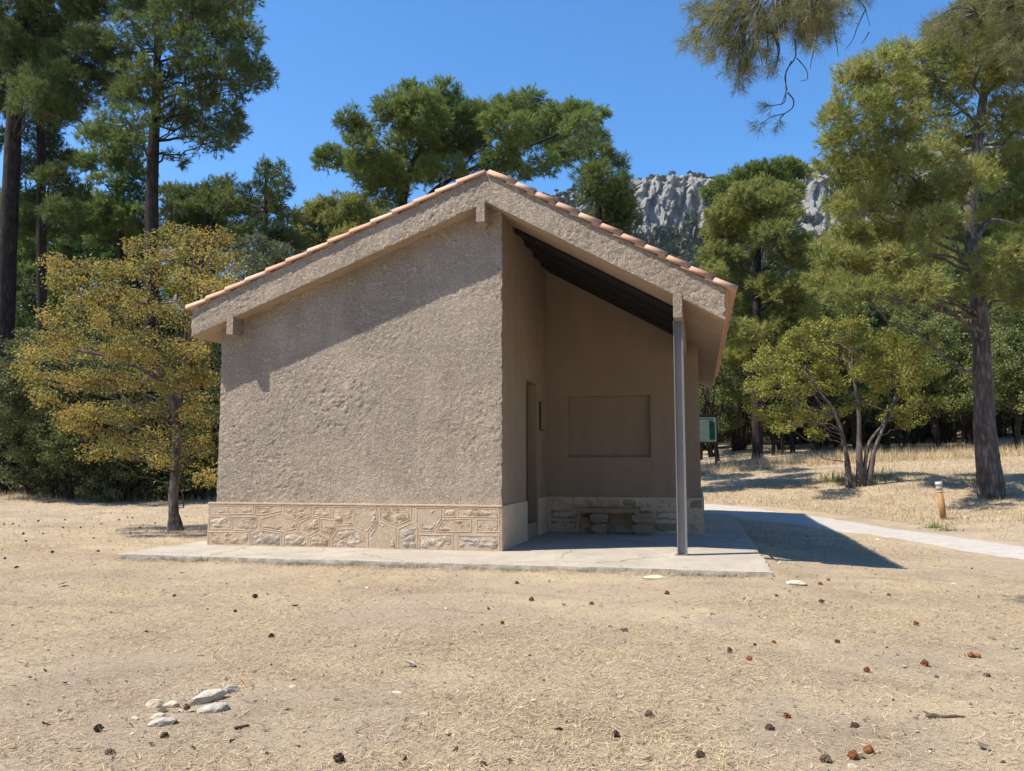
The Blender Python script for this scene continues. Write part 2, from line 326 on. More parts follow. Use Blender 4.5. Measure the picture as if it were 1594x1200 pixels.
SKY = np.array([(-900, 560), (0, 520), (400, 470), (600, 420), (740, 345), (860, 293), (975, 274), (1060, 268), (1130, 265), (1210, 250), (1300, 238), (1450, 205), (1600, 200), (2000, 260), (2700, 420)], float)
pxs = np.concatenate([np.arange(-900, 820, 18), np.arange(820, 1340, 2.2), np.arange(1340, 2700, 18)])
def mountain_pt(px, t):
    """t 0..1 from the foot to the ridge, then 1..1.2 down the far side"""
    ys = np.interp(px, SKY[:, 0], SKY[:, 1]) + (fbm(px*.03, 0*px, 41)-.5)*14
    top = (725-ys)/FPX*520+1.3
    cl = np.clip(sst(952, 985, px)*sst(1125, 1095, px)+sst(1238, 1256, px)*sst(1312, 1296, px)*.75, 0, 1)
    k = (px-797)/FPX
    jag = (fbm(px*.06, 0*px, 55)-.5)
    u_t = np.array([0, .25, .55, .72, .78, .9, 1., 1.2]); base0 = 1.3+.17*60
    U = np.interp(t, u_t, [118, 230, 395, 440, 452, 480, 520, 640])
    lo = .70+jag*.06; hi = .815+jag*.03
    Hc = np.where(t < .72, base0+(top*lo-base0)*(t/.72)**1.15,
         np.where(t < .78, top*(lo+(hi-lo)*sst(.72, .78, t)), np.where(t < 1, top*(hi+(1-hi)*np.clip((t-.78)/.22, 0, 1)**.8), top*(1-(t-1)*2))))
    Hs = np.where(t < 1, base0+(top-base0)*np.clip(t, 0, 1)**1.1, top*(1-(t-1)*2))
    H = Hc*cl+Hs*(1-cl)
    X = fromwu(k*U, U)
    wv = (fbm(px*.02, t*6, 63, 3)-.5)*60+(fbm(px*.05, t*25, 64, 3)-.5)*26
    rid = .55*(1-np.abs(fbm((px+wv)*.05, t*9, 61, 4)-.5)*4)+.9*(fbm((px+wv*.5)*.11, t*38, 66, 4)-.5)+.9*(np.floor(fbm((px-wv)*.07, t*24, 68, 3)*9)/9-.5)
    butt = -(rid-.3)*15-(np.abs(fbm(px*.35, t*130, 69, 3)-.5)*5-1)*cl*sst(.66, .73, t)*sst(.90, .8, t)
    X = X + np.multiply.outer(butt, FW[:2])
    H = H + (fbm(px*.06, t*26, 71, 5)-.5)*(15-8*sst(.78, .84, t))*sst(0, .15, t)*sst(1.1, 1, t)*(1-.4*(t > .93))
    return np.concatenate([X, H[..., None]], -1)
tt = np.concatenate([np.linspace(0, .6, 24), np.linspace(.61, .69, 14), np.linspace(.692, .81, 84), np.linspace(.813, .92, 20), np.linspace(.925, 1.2, 24)])
PX, TT = np.meshgrid(pxs, tt)
props(link('mountain', gridmesh('mountain', mountain_pt(PX, TT), False), M_mount), kind='structure')

def clump_soup(cent, rad, nf, fs, seed, flat=.75):
    r = np.random.default_rng(seed); n = len(cent)
    d = r.normal(size=(n, nf, 3)); d /= np.linalg.norm(d, axis=2)[..., None]; d[..., 2] = np.abs(d[..., 2])*1.0-.25
    c = cent[:, None]+d*(rad[:, None, None]*(r.random((n, nf, 1))**.35))*np.array([1, 1, flat])
    a = r.normal(size=(n, nf, 3)); b = r.normal(size=(n, nf, 3)); s = fs*rad[:, None, None]
    v = np.stack([c+a*s*.6, c+b*s*.6, c-(a+b)*s*.5], 2)
    tint = np.clip(r.random((n, 1))*.55+r.random((n, nf))*.45, 0, 1)
    return v.reshape(-1, 3), tint.ravel()
n = 5200; r_ = np.random.default_rng(12); px = r_.uniform(640, 1700, n); tt_ = r_.random(n)**.7*1.0
cl = sst(955, 985, px)*sst(1122, 1095, px)+sst(1240, 1256, px)*sst(1310, 1296, px)*.7
keep = ((tt_ < .66) | (tt_ > .97) | (r_.random(n) < np.where(cl > .4, .10, .45))); keep &= ~((cl > .4) & (tt_ > .69) & (tt_ < .84))
px = px[keep]; tt_ = tt_[keep]; pts = mountain_pt(px, tt_); rad = r_.uniform(1.3, 3.4, len(px))*np.where(tt_ > .9, .75, 1.0); pts[:, 2] += rad*.4
v, ti = clump_soup(pts, rad, 30, .55, 4)
px2 = r_.uniform(948, 1126, 900); t2 = r_.uniform(.48, .70, 900); p2 = mountain_pt(px2, t2); q2 = r_.uniform(1.6, 3.2, 900); p2[:, 2] += q2*.5; v_, ti_ = clump_soup(p2, q2, 30, .55, 5); v = np.concatenate([v, v_]); ti = np.concatenate([ti, ti_])
props(link('mountain_wood', soup('mountain_wood', v, ti), M_mwood), 'dense green wood and scrub covering the slopes below and above the cliff', 'woodland', kind='stuff')

# ------------------------------------------------------------------ the house
XA, XB, XL, HP, YR, XR, OV = -5.466, -.553, -5.364, .683, 3.86, 2.40, .261
RX, RZ, SL, SR, TH, EL, ER, YB = -.74, 5.322, .3814, .5631, .46, -5.772, 2.772, 10.73
PL = .075
def soff(x): x = np.asarray(x, float); return np.where(x < RX, RZ-SL*(RX-x), RZ-SR*(x-RX))
house = thing('house', (-1.5, 0, 0), 'small plastered shelter with tiled gable roof, stone base and open porch', 'building')
def relief(u, v, amp, s):
    w = fbm(u*6, v*6, s+5, 3)*3.2; w2 = fbm(u*7, v*7, s+6, 3)*3.2
    a = fbm(u*10+w, v*10+w2, s, 3); rdg = 1-np.abs(a-.5)*6
    b = fbm(u*20+w2, v*20+w, s+9, 3)-.5
    patch = sst(.34, .60, fbm(u*.9, v*.9, s+30, 3))
    return amp*(np.clip(rdg, -.35, 1)*.55+b*.8)*(.55+.5*patch)
def rough_wall(name, x0, x1, zb, zt, y, mat, amp, s, step=.022, fade=True):
    nx = int((x1-x0)/step); xs = np.linspace(x0, x1, nx); hmax = float(np.max(zt(xs)-zb(xs))); nz = int(hmax/step)
    T, X = np.meshgrid(np.linspace(0, 1, nz), xs, indexing='ij'); Zb = zb(X); Zt = zt(X); ZZ = Zb+(Zt-Zb)*T
    dz = relief(X, ZZ, amp, s)
    V = np.stack([X, y-dz, ZZ], -1)
    for sl in (np.s_[0, :], np.s_[-1, :], np.s_[:, 0], np.s_[:, -1]): V[sl][..., 1] = y
    V[1:-1, 0, 0] += (vn(ZZ[1:-1, 0]*14, 0*ZZ[1:-1, 0], s)-.5)*.022; V[1:-1, -1, 0] += (vn(ZZ[1:-1, -1]*14, 0*ZZ[1:-1, -1], s+3)-.5)*.022
    return link(name, gridmesh(name, V), mat, house)
rough_wall('front_wall', XL, XB, lambda x: 0*x+HP-.05, lambda x: soff(x)+.03, 0, M_wall, .013, 11)
def niche_wall(name, o, U, V, Nin, w, top, hole, depth, mat):
    """a wall in the plane o + u*U + v*V with one rectangular niche sunk along Nin"""
    o, U, V, Nin = map(np.array, (o, U, V, Nin)); m = MB(); u0, u1, v0, v1 = hole
    def q(*uv): m.add([o+U*a+V*b for a, b in uv], [tuple(range(len(uv)))])
    q((0, 0), (u0, 0), (u0, top(u0)), (0, top(0))); q((u1, 0), (w, 0), (w, top(w)), (u1, top(u1)))
    q((u0, 0), (u1, 0), (u1, v0), (u0, v0)); q((u0, v1), (u1, v1), (u1, top(u1)), (u0, top(u0)))
    c = [(u0, v0), (u1, v0), (u1, v1), (u0, v1)]
    for k in range(4):
        (a, b), (e, f) = c[k], c[(k+1) % 4]; m.add([o+U*a+V*b, o+U*e+V*f, o+U*e+V*f+Nin*depth, o+U*a+V*b+Nin*depth], [(0, 1, 2, 3)])
    m.add([o+U*a+V*b+Nin*depth for a, b in c], [(0, 1, 2, 3)])
    return m.obj(name, mat, house)
dy0 = onX(819, 700, XB)[1]; dy1 = onX(835.5, 700, XB)[1]; dz1 = onX(826, 594, XB)[2]; dz0 = .26
hxb = float(soff(XB))
niche_wall('porch_side_wall', (XB, 0, 0), (0, 1, 0), (0, 0, 1), (-1, 0, 0), YR, lambda u: hxb+.03, (dy0, dy1, dz0, dz1), .24, M_porch_shade)
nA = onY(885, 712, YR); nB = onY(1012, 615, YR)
niche_wall('porch_back_wall', (XB, YR, 0), (1, 0, 0), (0, 0, 1), (0, 1, 0), XR-XB, lambda u: float(soff(XB+u))+.03, (nA[0]-XB, nB[0]-XB, nA[2], nB[2]), .13, M_porch_shade)
MB().add([(XR, YR, 0), (XR, YB-.3, 0), (XR, YB-.3, float(soff(XR))+.03), (XR, YR, float(soff(XR))+.03)], [(0, 1, 2, 3)]).obj('right_wall', M_wall, house)
MB().add([(XL, 0, 0), (XL, YB-.3, 0), (XL, YB-.3, float(soff(XL))+.03), (XL, 0, float(soff(XL))+.03)], [(3, 2, 1, 0)]).obj('left_wall', M_wall, house)
MB().add([(XL, YB-.3, 0), (XR, YB-.3, 0), (XR, YB-.3, float(soff(XR))+.03), (RX, YB-.3, RZ+.03), (XL, YB-.3, float(soff(XL))+.03)], [(0, 1, 2, 3, 4)]).obj('rear_wall', M_wall, house)
door = MB().box((XB-.215, dy0+.004, dz0+.004), (XB-.18, dy1-.004, dz1-.004)).obj('door', M_door, house)
for k in range(4):
    a = dy0+.012+k*(dy1-dy0-.02)/4
    MB().box((XB-.18, a+.006, dz0+.05), (XB-.168, a+(dy1-dy0-.02)/4-.006, dz1-.05)).obj('board', M_door, door)
MB().box((XB-.168, dy0+.1, 1.2), (XB-.12, dy0+.13, 1.33)).obj('handle', M_steel, door)

# plinth with its stones
def plinth(a, b): return MB().box(a, b).obj('plinth', M_mortar, house, bevel=.006)
pf = plinth((XA, -PL, -.02), (XB+.012, -.003, HP-.028))
MB().box((XA-.006, -PL-.008, HP-.028), (XB+.02, -.001, HP)).obj('plinth_cap', M_joint, house, bevel=.006)
ps = plinth((XB+.002, -PL+.003, -.02), (XB+.03, dy0-.02, HP-.01)); plinth((XB+.002, dy1+.02, -.02), (XB+.03, YR-.08, HP-.01))
pb = plinth((XB+.002, YR-.075, -.02), (XR+.05, YR-.003, HP-.01)); plinth((XR+.002, YR, -.02), (XR+.05, YB-.35, HP-.01)); plinth((XA, .002, -.02), (XL-.002, YB-.35, HP-.01))
SA = [[(75,100),(525,100),(525,195),(75,203)], [(545,100),(815,100),(815,165),(640,205),(545,205)], [(845,105),(1120,105),(1120,215),(975,270),(845,182)],
 [(1150,105),(1325,105),(1325,230),(1150,215)], [(1350,105),(1565,105),(1565,310),(1395,320),(1350,240)], [(70,225),(290,225),(290,355),(70,355)],
 [(310,230),(560,230),(560,320),(520,368),(310,360)], [(600,250),(820,190),(980,280),(960,350),(840,380),(600,345)], [(1005,290),(1130,230),(1205,240),(1205,355),(1095,420),(990,370)],
 [(1225,248),(1375,262),(1375,345),(1325,425),(1225,380)], [(60,385),(490,385),(490,522),(55,522)], [(512,405),(600,368),(812,398),(812,525),(512,525)],
 [(845,402),(985,385),(1090,440),(1085,532),(845,530)], [(1112,445),(1190,400),(1310,450),(1310,540),(1112,540)], [(1340,452),(1400,362),(1560,350),(1665,405),(1670,545),(1340,545)]]
SB = [[(50,115),(270,115),(280,260),(165,380),(60,335)], [(310,120),(630,120),(630,250),(485,318),(310,245)], [(690,125),(940,125),(940,240),(860,370),(740,370),(690,290)],
 [(970,125),(1090,125),(1090,222),(970,232)], [(1115,130),(1540,135),(1540,232),(1115,226)], [(960,255),(1250,250),(1250,380),(890,380)], [(1310,255),(1540,255),(1540,382),(1310,385)],
 [(185,400),(295,275),(470,345),(475,552),(185,552)], [(500,352),(640,290),(695,330),(695,558),(500,558)], [(715,412),(1060,418),(1060,562),(715,562)], [(1110,420),(1540,422),(1540,566),(1110,566)]]
polys = [[(315+x/6.642, 770+y/6.642) for x, y in q] for q in SA]+[[(545+x/6.642, 770+y/6.642) for x, y in q] for q in SB]
mats = {0:0,5:1,6:1,10:0,11:2,12:1,14:1,15:1,16:0,17:2,22:1,23:2,24:1,25:2}
ribbon = MB()
def stone(poly, parent, y, mat, seed, name='stone', rough=.020, toward=-1):
    """a rough stone face filling a polygon of the wall plane, broken along its edge"""
    r = np.random.default_rng(seed); p = np.array(poly); h = .017; so = r.uniform(0, 90)
    nx = int((p[:, 0].max()-p[:, 0].min())/h)+2; nz = int((p[:, 1].max()-p[:, 1].min())/h)+2
    X, Z = np.meshgrid(p[:, 0].min()+np.arange(nx)*h, p[:, 1].min()+np.arange(nz)*h); X = X+(r.random(X.shape)-.5)*h*.5; Z = Z+(r.random(X.shape)-.5)*h*.5
    sd = np.full(X.shape, 9.); sg = np.sign(np.sum(p[:, 0]*np.roll(p[:, 1], -1)-np.roll(p[:, 0], -1)*p[:, 1]))
    for k in range(len(p)):
        q0, q1 = p[k], p[(k+1) % len(p)]; e = (q1-q0)/np.linalg.norm(q1-q0); sd = np.minimum(sd, sg*(e[0]*(Z-q0[1])-e[1]*(X-q0[0])))
    sd = sd-(fbm(X*14+so, Z*14, 7, 3)-.35)*.022
    ins = sd > 0; cen = r.choice([-.007, .0, .004, .006]); f = fbm(X*9+so, Z*16, 3, 4)-.5; g = np.abs(fbm(X*24+so, Z*24, 5, 3)-.5)
    dep = -.003+sst(0, .018, sd)*(.007+f*rough*1.6-g*rough*.9)+cen*sst(.03, .06, sd)
    idx = np.full(X.shape, -1); idx[ins] = np.arange(ins.sum()); vs = np.c_[X[ins], y+toward*dep[ins], Z[ins]]
    A, B, C_, D = idx[:-1, :-1], idx[:-1, 1:], idx[1:, 1:], idx[1:, :-1]; ok = (A >= 0) & (B >= 0) & (C_ >= 0) & (D >= 0)
    return MB().add(vs, np.stack([A[ok], B[ok], C_[ok], D[ok]], -1).tolist()).obj(name, mat, parent)
for k, q in enumerate(polys):
    w = [(lambda v: (v[0], v[2]))(onY(x, y, -PL)) for x, y in q]; w = [(x, min(max(z, .008), HP-.05)) for x, z in w]
    c = np.mean(w, 0); inner = [c+(np.array(a)-c)*.95 for a in w]
    stone(inner, house, -PL, (M_stone_tan, M_stone_pale, M_stone_grey)[mats.get(k, 0)], 100+k)
    ring = [np.array([*(c+(np.array(a)-c)*1.0)]) for a in w]; L = len(ring)
    for i in range(L):
        a, b = ring[i], ring[(i+1) % L]
        if min(a[1], b[1]) > .03 or abs(a[1]-b[1]) > .1: ribbon.tube([(a[0], -PL-.001, a[1]), (b[0], -PL+.001, b[1])], .0055, 5)
props(ribbon.obj('joint_ribbon', M_joint, house), kind='stuff')
bx = XB+.06; row = [(.02, .22), (.24, .44), (.46, .655)]; r_ = np.random.default_rng(5)
for z0, z1 in row:                                  # the shaded stones at the back of the porch
    x = bx
    while x < XR-.05:
        w_ = r_.uniform(.28, .62); x1 = min(x+w_, XR+.03)
        if x1-x > .12: stone([(x+.015, z0), (x1-.015, z0+r_.uniform(0, .02)), (x1-.015, z1-r_.uniform(0, .02)), (x+.015, z1)], house, YR-.075, (M_stone_tan, M_bench)[int(r_.random() < .5)], int(abs(x)*1000+z0*77), rough=.012)
        x = x1

# roof: one thick gable slab, the rough rake face on it, tiles on top
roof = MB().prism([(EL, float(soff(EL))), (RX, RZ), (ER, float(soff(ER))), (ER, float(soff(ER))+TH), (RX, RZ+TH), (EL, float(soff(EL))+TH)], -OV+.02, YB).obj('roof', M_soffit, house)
rough_wall('rake_face', EL, ER, lambda x: soff(x)-.0, lambda x: soff(x)+TH, -OV, M_fascia, .013, 23, .02)
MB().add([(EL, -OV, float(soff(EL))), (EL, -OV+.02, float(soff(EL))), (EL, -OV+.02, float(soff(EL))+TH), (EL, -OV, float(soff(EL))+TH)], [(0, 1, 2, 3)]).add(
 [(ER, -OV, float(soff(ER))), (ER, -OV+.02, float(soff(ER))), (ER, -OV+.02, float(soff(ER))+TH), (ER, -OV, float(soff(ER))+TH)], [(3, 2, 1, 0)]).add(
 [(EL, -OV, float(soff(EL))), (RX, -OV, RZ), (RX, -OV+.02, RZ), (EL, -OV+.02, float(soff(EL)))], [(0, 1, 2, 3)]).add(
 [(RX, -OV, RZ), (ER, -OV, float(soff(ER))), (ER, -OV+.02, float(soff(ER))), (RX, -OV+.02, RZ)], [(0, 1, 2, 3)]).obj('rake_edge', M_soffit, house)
def barrel(r0, r1, L, th=.022, n=9):                # a curved clay tile lying along +x (downhill), hollow side down
    m = MB(); vs = []
    for x, r in ((0, r0), (L, r1)):
        for rr in (r, r-th): vs += [(x, rr*math.cos(a), rr*math.sin(a)) for a in np.linspace(math.pi, 0, n)]
    fs = []
    for i in range(n-1): fs += [(i, i+1, 2*n+i+1, 2*n+i), (n+i+1, n+i, 3*n+i, 3*n+i+1), (2*n+i, 2*n+i+1, 3*n+i+1, 3*n+i), (i+1, i, n+i, n+i+1)]
    fs += [(0, 2*n, 3*n, n), (n-1, 2*n-1, 4*n-1, 3*n-1)]
    return m.add(vs, fs)
TR = .105
tile_me = barrel(TR-.012, TR, .47).mesh('tile', True); tile_me.materials.append(M_tile)
tile_me2 = tile_me.copy(); tile_me2.materials.clear(); tile_me2.materials.append(M_tile2)
def tile_frame(side, s, y, lift=.0):
    """matrix of a tile whose top end lies s metres down the slope"""
    k = SL if side < 0 else SR; L = math.hypot(1, k); d = Vector((side/L, 0, -k/L)); nrm = Vector((side*k/L, 0, 1/L))
    d2 = (d+nrm*.066).normalized(); n2 = (nrm-d*.066).normalized(); yv = n2.cross(d2)
    p = Vector((RX, y, RZ+TH))+d*s+nrm*lift
    return Matrix(((d2.x, yv.x, n2.x, p.x), (d2.y, yv.y, n2.y, p.y), (d2.z, yv.z, n2.z, p.z), (0, 0, 0, 1)))
inv = Matrix.Translation(-Vector(house.location))
LLEN = (RX-EL)*math.hypot(1, SL)+.10; RLEN = (ER-RX)*math.hypot(1, SR)+.16
rest = MB(); _lo = barrel(TR-.012, TR, .47, n=6); base_v = np.concatenate(_lo.v); base_f = _lo.f
for side, cnt, LEN in ((-1, 14, LLEN), (1, 11, RLEN)):
    step = (LEN-.47)/(cnt-1)
    for i in range(cnt):
        o = bpy.data.objects.new('tile', tile_me if (i*7+cnt) % 3 else tile_me2); C.objects.link(o); o.parent = house; o.matrix_parent_inverse = inv
        M = tile_frame(side, max(i*step, .0)+(.0 if i else .02)+random.uniform(-.008, .008), -OV+TR-.045, -.012)
        o.matrix_basis = M @ Matrix.Rotation(random.uniform(-.012, .012), 4, 'Z')
    for c in range(1, 52):
        y = -OV+TR-.045+c*.212
        if y > YB: break
        for i in range(cnt):
            M = np.array(tile_frame(side, i*step+random.uniform(-.01, .01), y, -.012)); rest.add(base_v@M[:3, :3].T+M[:3, 3], base_f)
for c in range(26):
    M = Matrix.Translation((RX, -OV-.02+c*.42, RZ+TH+.02)) @ Matrix.Rotation(math.pi/2, 4, 'Z'); M = np.array(M)
    if -OV+c*.42 < YB-.3 and c > 0: rest.add(base_v@M[:3, :3].T+M[:3, 3], base_f)
props(rest.obj('roof_tiles', M_tile, house, True), kind='stuff')
MB().box((RX-.10, -OV+.0, RZ+TH-.06), (RX+.10, -OV+.35, RZ+TH+.035)).obj('ridge_end', M_fascia, house, bevel=.02)
MB().box((ER+.001, -OV+.03, float(soff(ER))+.10), (ER+.05, YB-.02, float(soff(ER))+TH-.02)).obj('eaves_board', M_tile, house)

# purlin ends, the porch beam and its post, the dark ceiling
pl0, pl1 = onY(352, 521, -OV), onY(363, 521, -OV)
def beam(x0, x1, z, y1, name='purlin'): return MB().box((x0, -OV-.006, z), (x1, y1, float(soff((x0+x1)/2))+.09)).obj(name, M_fascia, house, bevel=.008)
beam(pl0[0], pl1[0], pl0[2], .0)
a0, a1 = onY(741, 346, -OV), onY(755, 346, -OV); beam(a0[0], a1[0], a0[2], .0)
b0, b1 = onY(1048, 495, -OV), onY(1063, 495, -OV); beam(b0[0], b1[0], b0[2], YR, 'porch_beam')
post = thing('tmp', (0, 0, 0), '', ''); bpy.data.objects.remove(post)
qx0, qx1 = onY(1054.6, 863, .0)[0], onY(1070.3, 863, .0)[0]; qy = -.02
pm = MB(); pm.box((qx0, qy, 0), (qx0+.014, qy+.15, b0[2])); pm.box((qx1-.030, qy, 0), (qx1, qy+.15, b0[2])); pm.box((qx0+.014, qy+.05, 0), (qx1-.030, qy+.066, b0[2]))
pm.obj('steel_post', M_steel, house); MB().box((qx0-.03, qy-.03, -.006), (qx1+.03, qy+.18, .006)).obj('post_plate', M_steel, house)
k = SR; cy0, cy1 = .72, YR-.004
def sloped(x0, x1, y0, y1, up, dn, mat, name):
    return MB().prism([(x0, float(soff(x0))-dn), (x1, float(soff(x1))-dn), (x1, float(soff(x1))-up), (x0, float(soff(x0))-up)], y0, y1).obj(name, mat, house)
nb = 12
for i in range(nb):
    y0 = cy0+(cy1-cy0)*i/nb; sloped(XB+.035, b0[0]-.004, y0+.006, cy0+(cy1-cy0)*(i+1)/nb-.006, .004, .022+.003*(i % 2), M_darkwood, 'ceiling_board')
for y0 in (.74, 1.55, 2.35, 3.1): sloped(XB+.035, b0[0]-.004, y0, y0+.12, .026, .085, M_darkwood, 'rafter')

# concrete apron round the house
X0, X1, Y0, Y1 = -5.937, 3.218, -1.588, 10.5
nx, ny = 260, 70; gx = np.linspace(0, 1, nx); gy = np.linspace(0, 1, ny)**1.6
GX, GY = np.meshgrid(gx, gy); V = np.stack([X0+(X1-X0)*GX, Y0+(Y1-Y0)*GY, 0*GX], -1)
V[..., 2] = (fbm(V[..., 0]*1.3, V[..., 1]*1.3, 81)-.5)*.010-.002
def rim(p, d):                                       # the edge bulges and crumbles
    q = p.copy(); s = np.arange(len(p)); j = fbm(p[:, 0]*5, p[:, 1]*5+d, 91, 4)-.5
    return q, j
top = V.copy()
top[0, :, 1] += (fbm(V[0, :, 0]*9, 0*V[0, :, 0], 92)-.5)*.028; top[:, -1, 0] += (fbm(V[:, -1, 1]*6, 0*V[:, -1, 1], 93)-.5)*.05; top[:, 0, 0] += (fbm(V[:, 0, 1]*6, 0*V[:, 0, 1], 94)-.5)*.04
top[0, :, 2] -= .008; top[:, -1, 2] -= .008; top[:, 0, 2] -= .008
slab = gridmesh('concrete_apron', top)
apron = props(link('concrete_apron', slab, M_slab), kind='structure')
def skirt(line, out):
    rowz = [0, -.03, -.06, -.1, -.2, -.34]; R = []
    for j, dz in enumerate(rowz):
        q = line.copy(); q[:, 2] += dz; n_ = (fbm(line[:, 0]*9+line[:, 1]*9, line[:, 2]*0+j*1.7, 95, 4)-.5)
        q[:, :2] += np.outer(n_*.05*(j > 0)+.012*(j > 0), out); R.append(q)
    return gridmesh('apron_edge', np.array(R))
M_edge = mat_simple('apron_edge_concrete', (.30, .27, .225), (.42, .38, .32), 7, .95, .9, bd=.02)
for line, out in ((top[0], (0, -1)), (top[:, -1], (1, 0)), (top[:, 0], (-1, 0))): props(link('apron_edge', skirt(line, out), M_edge, apron))

# bench, wall sign
be = onY(903, 790, YR-.08)[0]; bf = onY(997, 790, YR-.08)[0]
bench = thing('stone_bench', ((be+bf)/2, YR-.3, 0), 'low stone bench against the shaded back wall of the porch', 'bench')
bz = onY(950, 791, YR-.5)[2]
MB().box((be, YR-.52, bz-.09), (bf, YR-.10, bz)).obj('seat', M_bench, bench, bevel=.012)
def rock_mesh(name, sx, sy, sz, seed, sub=3, rough=.28, sharp=False):
    import bmesh
    bm = bmesh.new(); bmesh.ops.create_icosphere(bm, subdivisions=sub, radius=1); r = np.random.default_rng(seed); off = r.random(3)*50
    cuts = [(Vector(r.normal(size=3)).normalized(), r.uniform(.55, .9)) for _ in range(9)]
    from mathutils import noise as mn
    for v in bm.verts:
        for nn, d in cuts:
            e = v.co.dot(nn)-d
            if e > 0: v.co -= nn*e*.9
        f = 1+rough*mn.fractal(v.co*1.6+Vector(off), 1, 2, 3)*.6; v.co *= f; v.co.x *= sx; v.co.y *= sy; v.co.z *= sz
    me = bpy.data.meshes.new(name); bm.to_mesh(me); bm.free(); return me
def hewn(x0, x1, y0, y1, z0, z1, seed, name, parent):
    import bmesh
    r = np.random.default_rng(seed); bm = bmesh.new(); bmesh.ops.create_cube(bm, size=1); bmesh.ops.subdivide_edges(bm, edges=bm.edges[:], cuts=3, use_grid_fill=True)
    for v in bm.verts:
        c = v.co*2; k = 1-.06*(abs(c.x)**6*abs(c.y)**6+abs(c.x)**6*abs(c.z)**6+abs(c.y)**6*abs(c.z)**6); e = r.normal(size=3)*.018
        v.co = Vector((x0+(x1-x0)*(.5+c.x*k*.5+e[0]), y0+(y1-y0)*(.5+c.y*k*.5+e[1]), z0+(z1-z0)*(.5+c.z*k*.5+e[2])))
    me = bpy.data.meshes.new(name); bm.to_mesh(me); bm.free(); return link(name, me, M_bench, parent)
for a, b_, sd in ((onY(920, 815, YR-.5)[0], onY(945, 815, YR-.5)[0], 1), (onY(984, 815, YR-.5)[0], onY(1014, 815, YR-.5)[0], 3)):
    leg = hewn(a, b_, YR-.50, YR-.14, 0, bz*.42, sd, 'leg', bench)
    hewn(a-.02, b_+.02, YR-.52, YR-.12, bz*.42, bz-.09, sd+1, 'leg', bench)
wy0 = onX(839, 650, XB)[1]; wz0 = onX(841, 670, XB)[2]; wz1 = onX(841, 626, XB)[2]
ws_ = thing('wall_sign', (XB+.001, wy0, wz0), 'small dark green sign plate beside the doorway in the porch', 'sign')
MB().box((XB+.001, wy0, wz0), (XB+.04, wy0+.36, wz1)).obj('backing', M_green, ws_, bevel=.003)
MB().box((XB+.0405, wy0+.02, wz0+.02), (XB+.046, wy0+.34, wz1-.02)).obj('plate', M_postwood, ws_)

# ------------------------------------------------------------------ trees
def needles(cent, up, n_t, n_n, L, wid, rb, seed, spread=.9, toff=None):
    """brushes of needles along short shoots; up = preferred direction per cluster"""
    r = np.random.default_rng(seed); n = len(cent)
    d = r.normal(size=(n, n_t, 3)); d /= np.linalg.norm(d, axis=2)[..., None]
    c = cent[:, None]+d*rb*(r.random((n, n_t, 1))**.5)
    a = d*.7+up[:, None]*.9+r.normal(size=d.shape)*.35; a /= np.linalg.norm(a, axis=2)[..., None]
    q = a[:, :, None]*.75+r.normal(size=(n, n_t, n_n, 3))*spread*.55; q /= np.linalg.norm(q, axis=3)[..., None]
    s = np.cross(q, r.normal(size=q.shape)); s /= np.linalg.norm(s, axis=3)[..., None]+1e-6
    ln = L*r.uniform(.6, 1.15, (n, n_t, n_n, 1)); o = c[:, :, None]+a[:, :, None]*(r.random((n, n_t, n_n, 1))*L*.9)+q*ln*.05
    v = np.stack([o-s*wid*.5, o+s*wid*.5, o+q*ln], 3)
    tint = r.random((n, 1, 1))*.30+r.random((n, n_t, 1))*.30+r.random((n, n_t, n_n))*.25
    if toff is not None: tint = np.clip(tint+toff[:, None, None], 0, 1)
    tint = np.where(r.random((n, n_t, 1)) < .025, .98, np.clip(tint, 0, .95))
    return v.reshape(-1, 3), np.broadcast_to(tint, (n, n_t, n_n)).ravel()
def leaves(cent, nl, size, rb, seed, up=.35, flat=.7):
    r = np.random.default_rng(seed); n = len(cent)
    d = r.normal(size=(n, nl, 3)); d /= np.linalg.norm(d, axis=2)[..., None]
    c = cent[:, None]+d*rb*(r.random((n, nl, 1))**.45)*np.array([1, 1, flat])
    nr = r.normal(size=d.shape)+np.array([0, 0, up]); nr /= np.linalg.norm(nr, axis=2)[..., None]
    a = np.cross(nr, r.normal(size=d.shape)); a /= np.linalg.norm(a, axis=2)[..., None]+1e-6; b = np.cross(nr, a)
    s = size*r.uniform(.6, 1.25, (n, nl, 1))
    v = np.stack([c-a*s*.6, c+b*s*.34+nr*s*.06, c+a*s*.6, c-b*s*.34+nr*s*.06], 2)
    tint = np.clip(r.random((n, 1))*.5+r.random((n, nl))*.5, 0, 1)
    return v.reshape(-1, 3), tint.ravel()
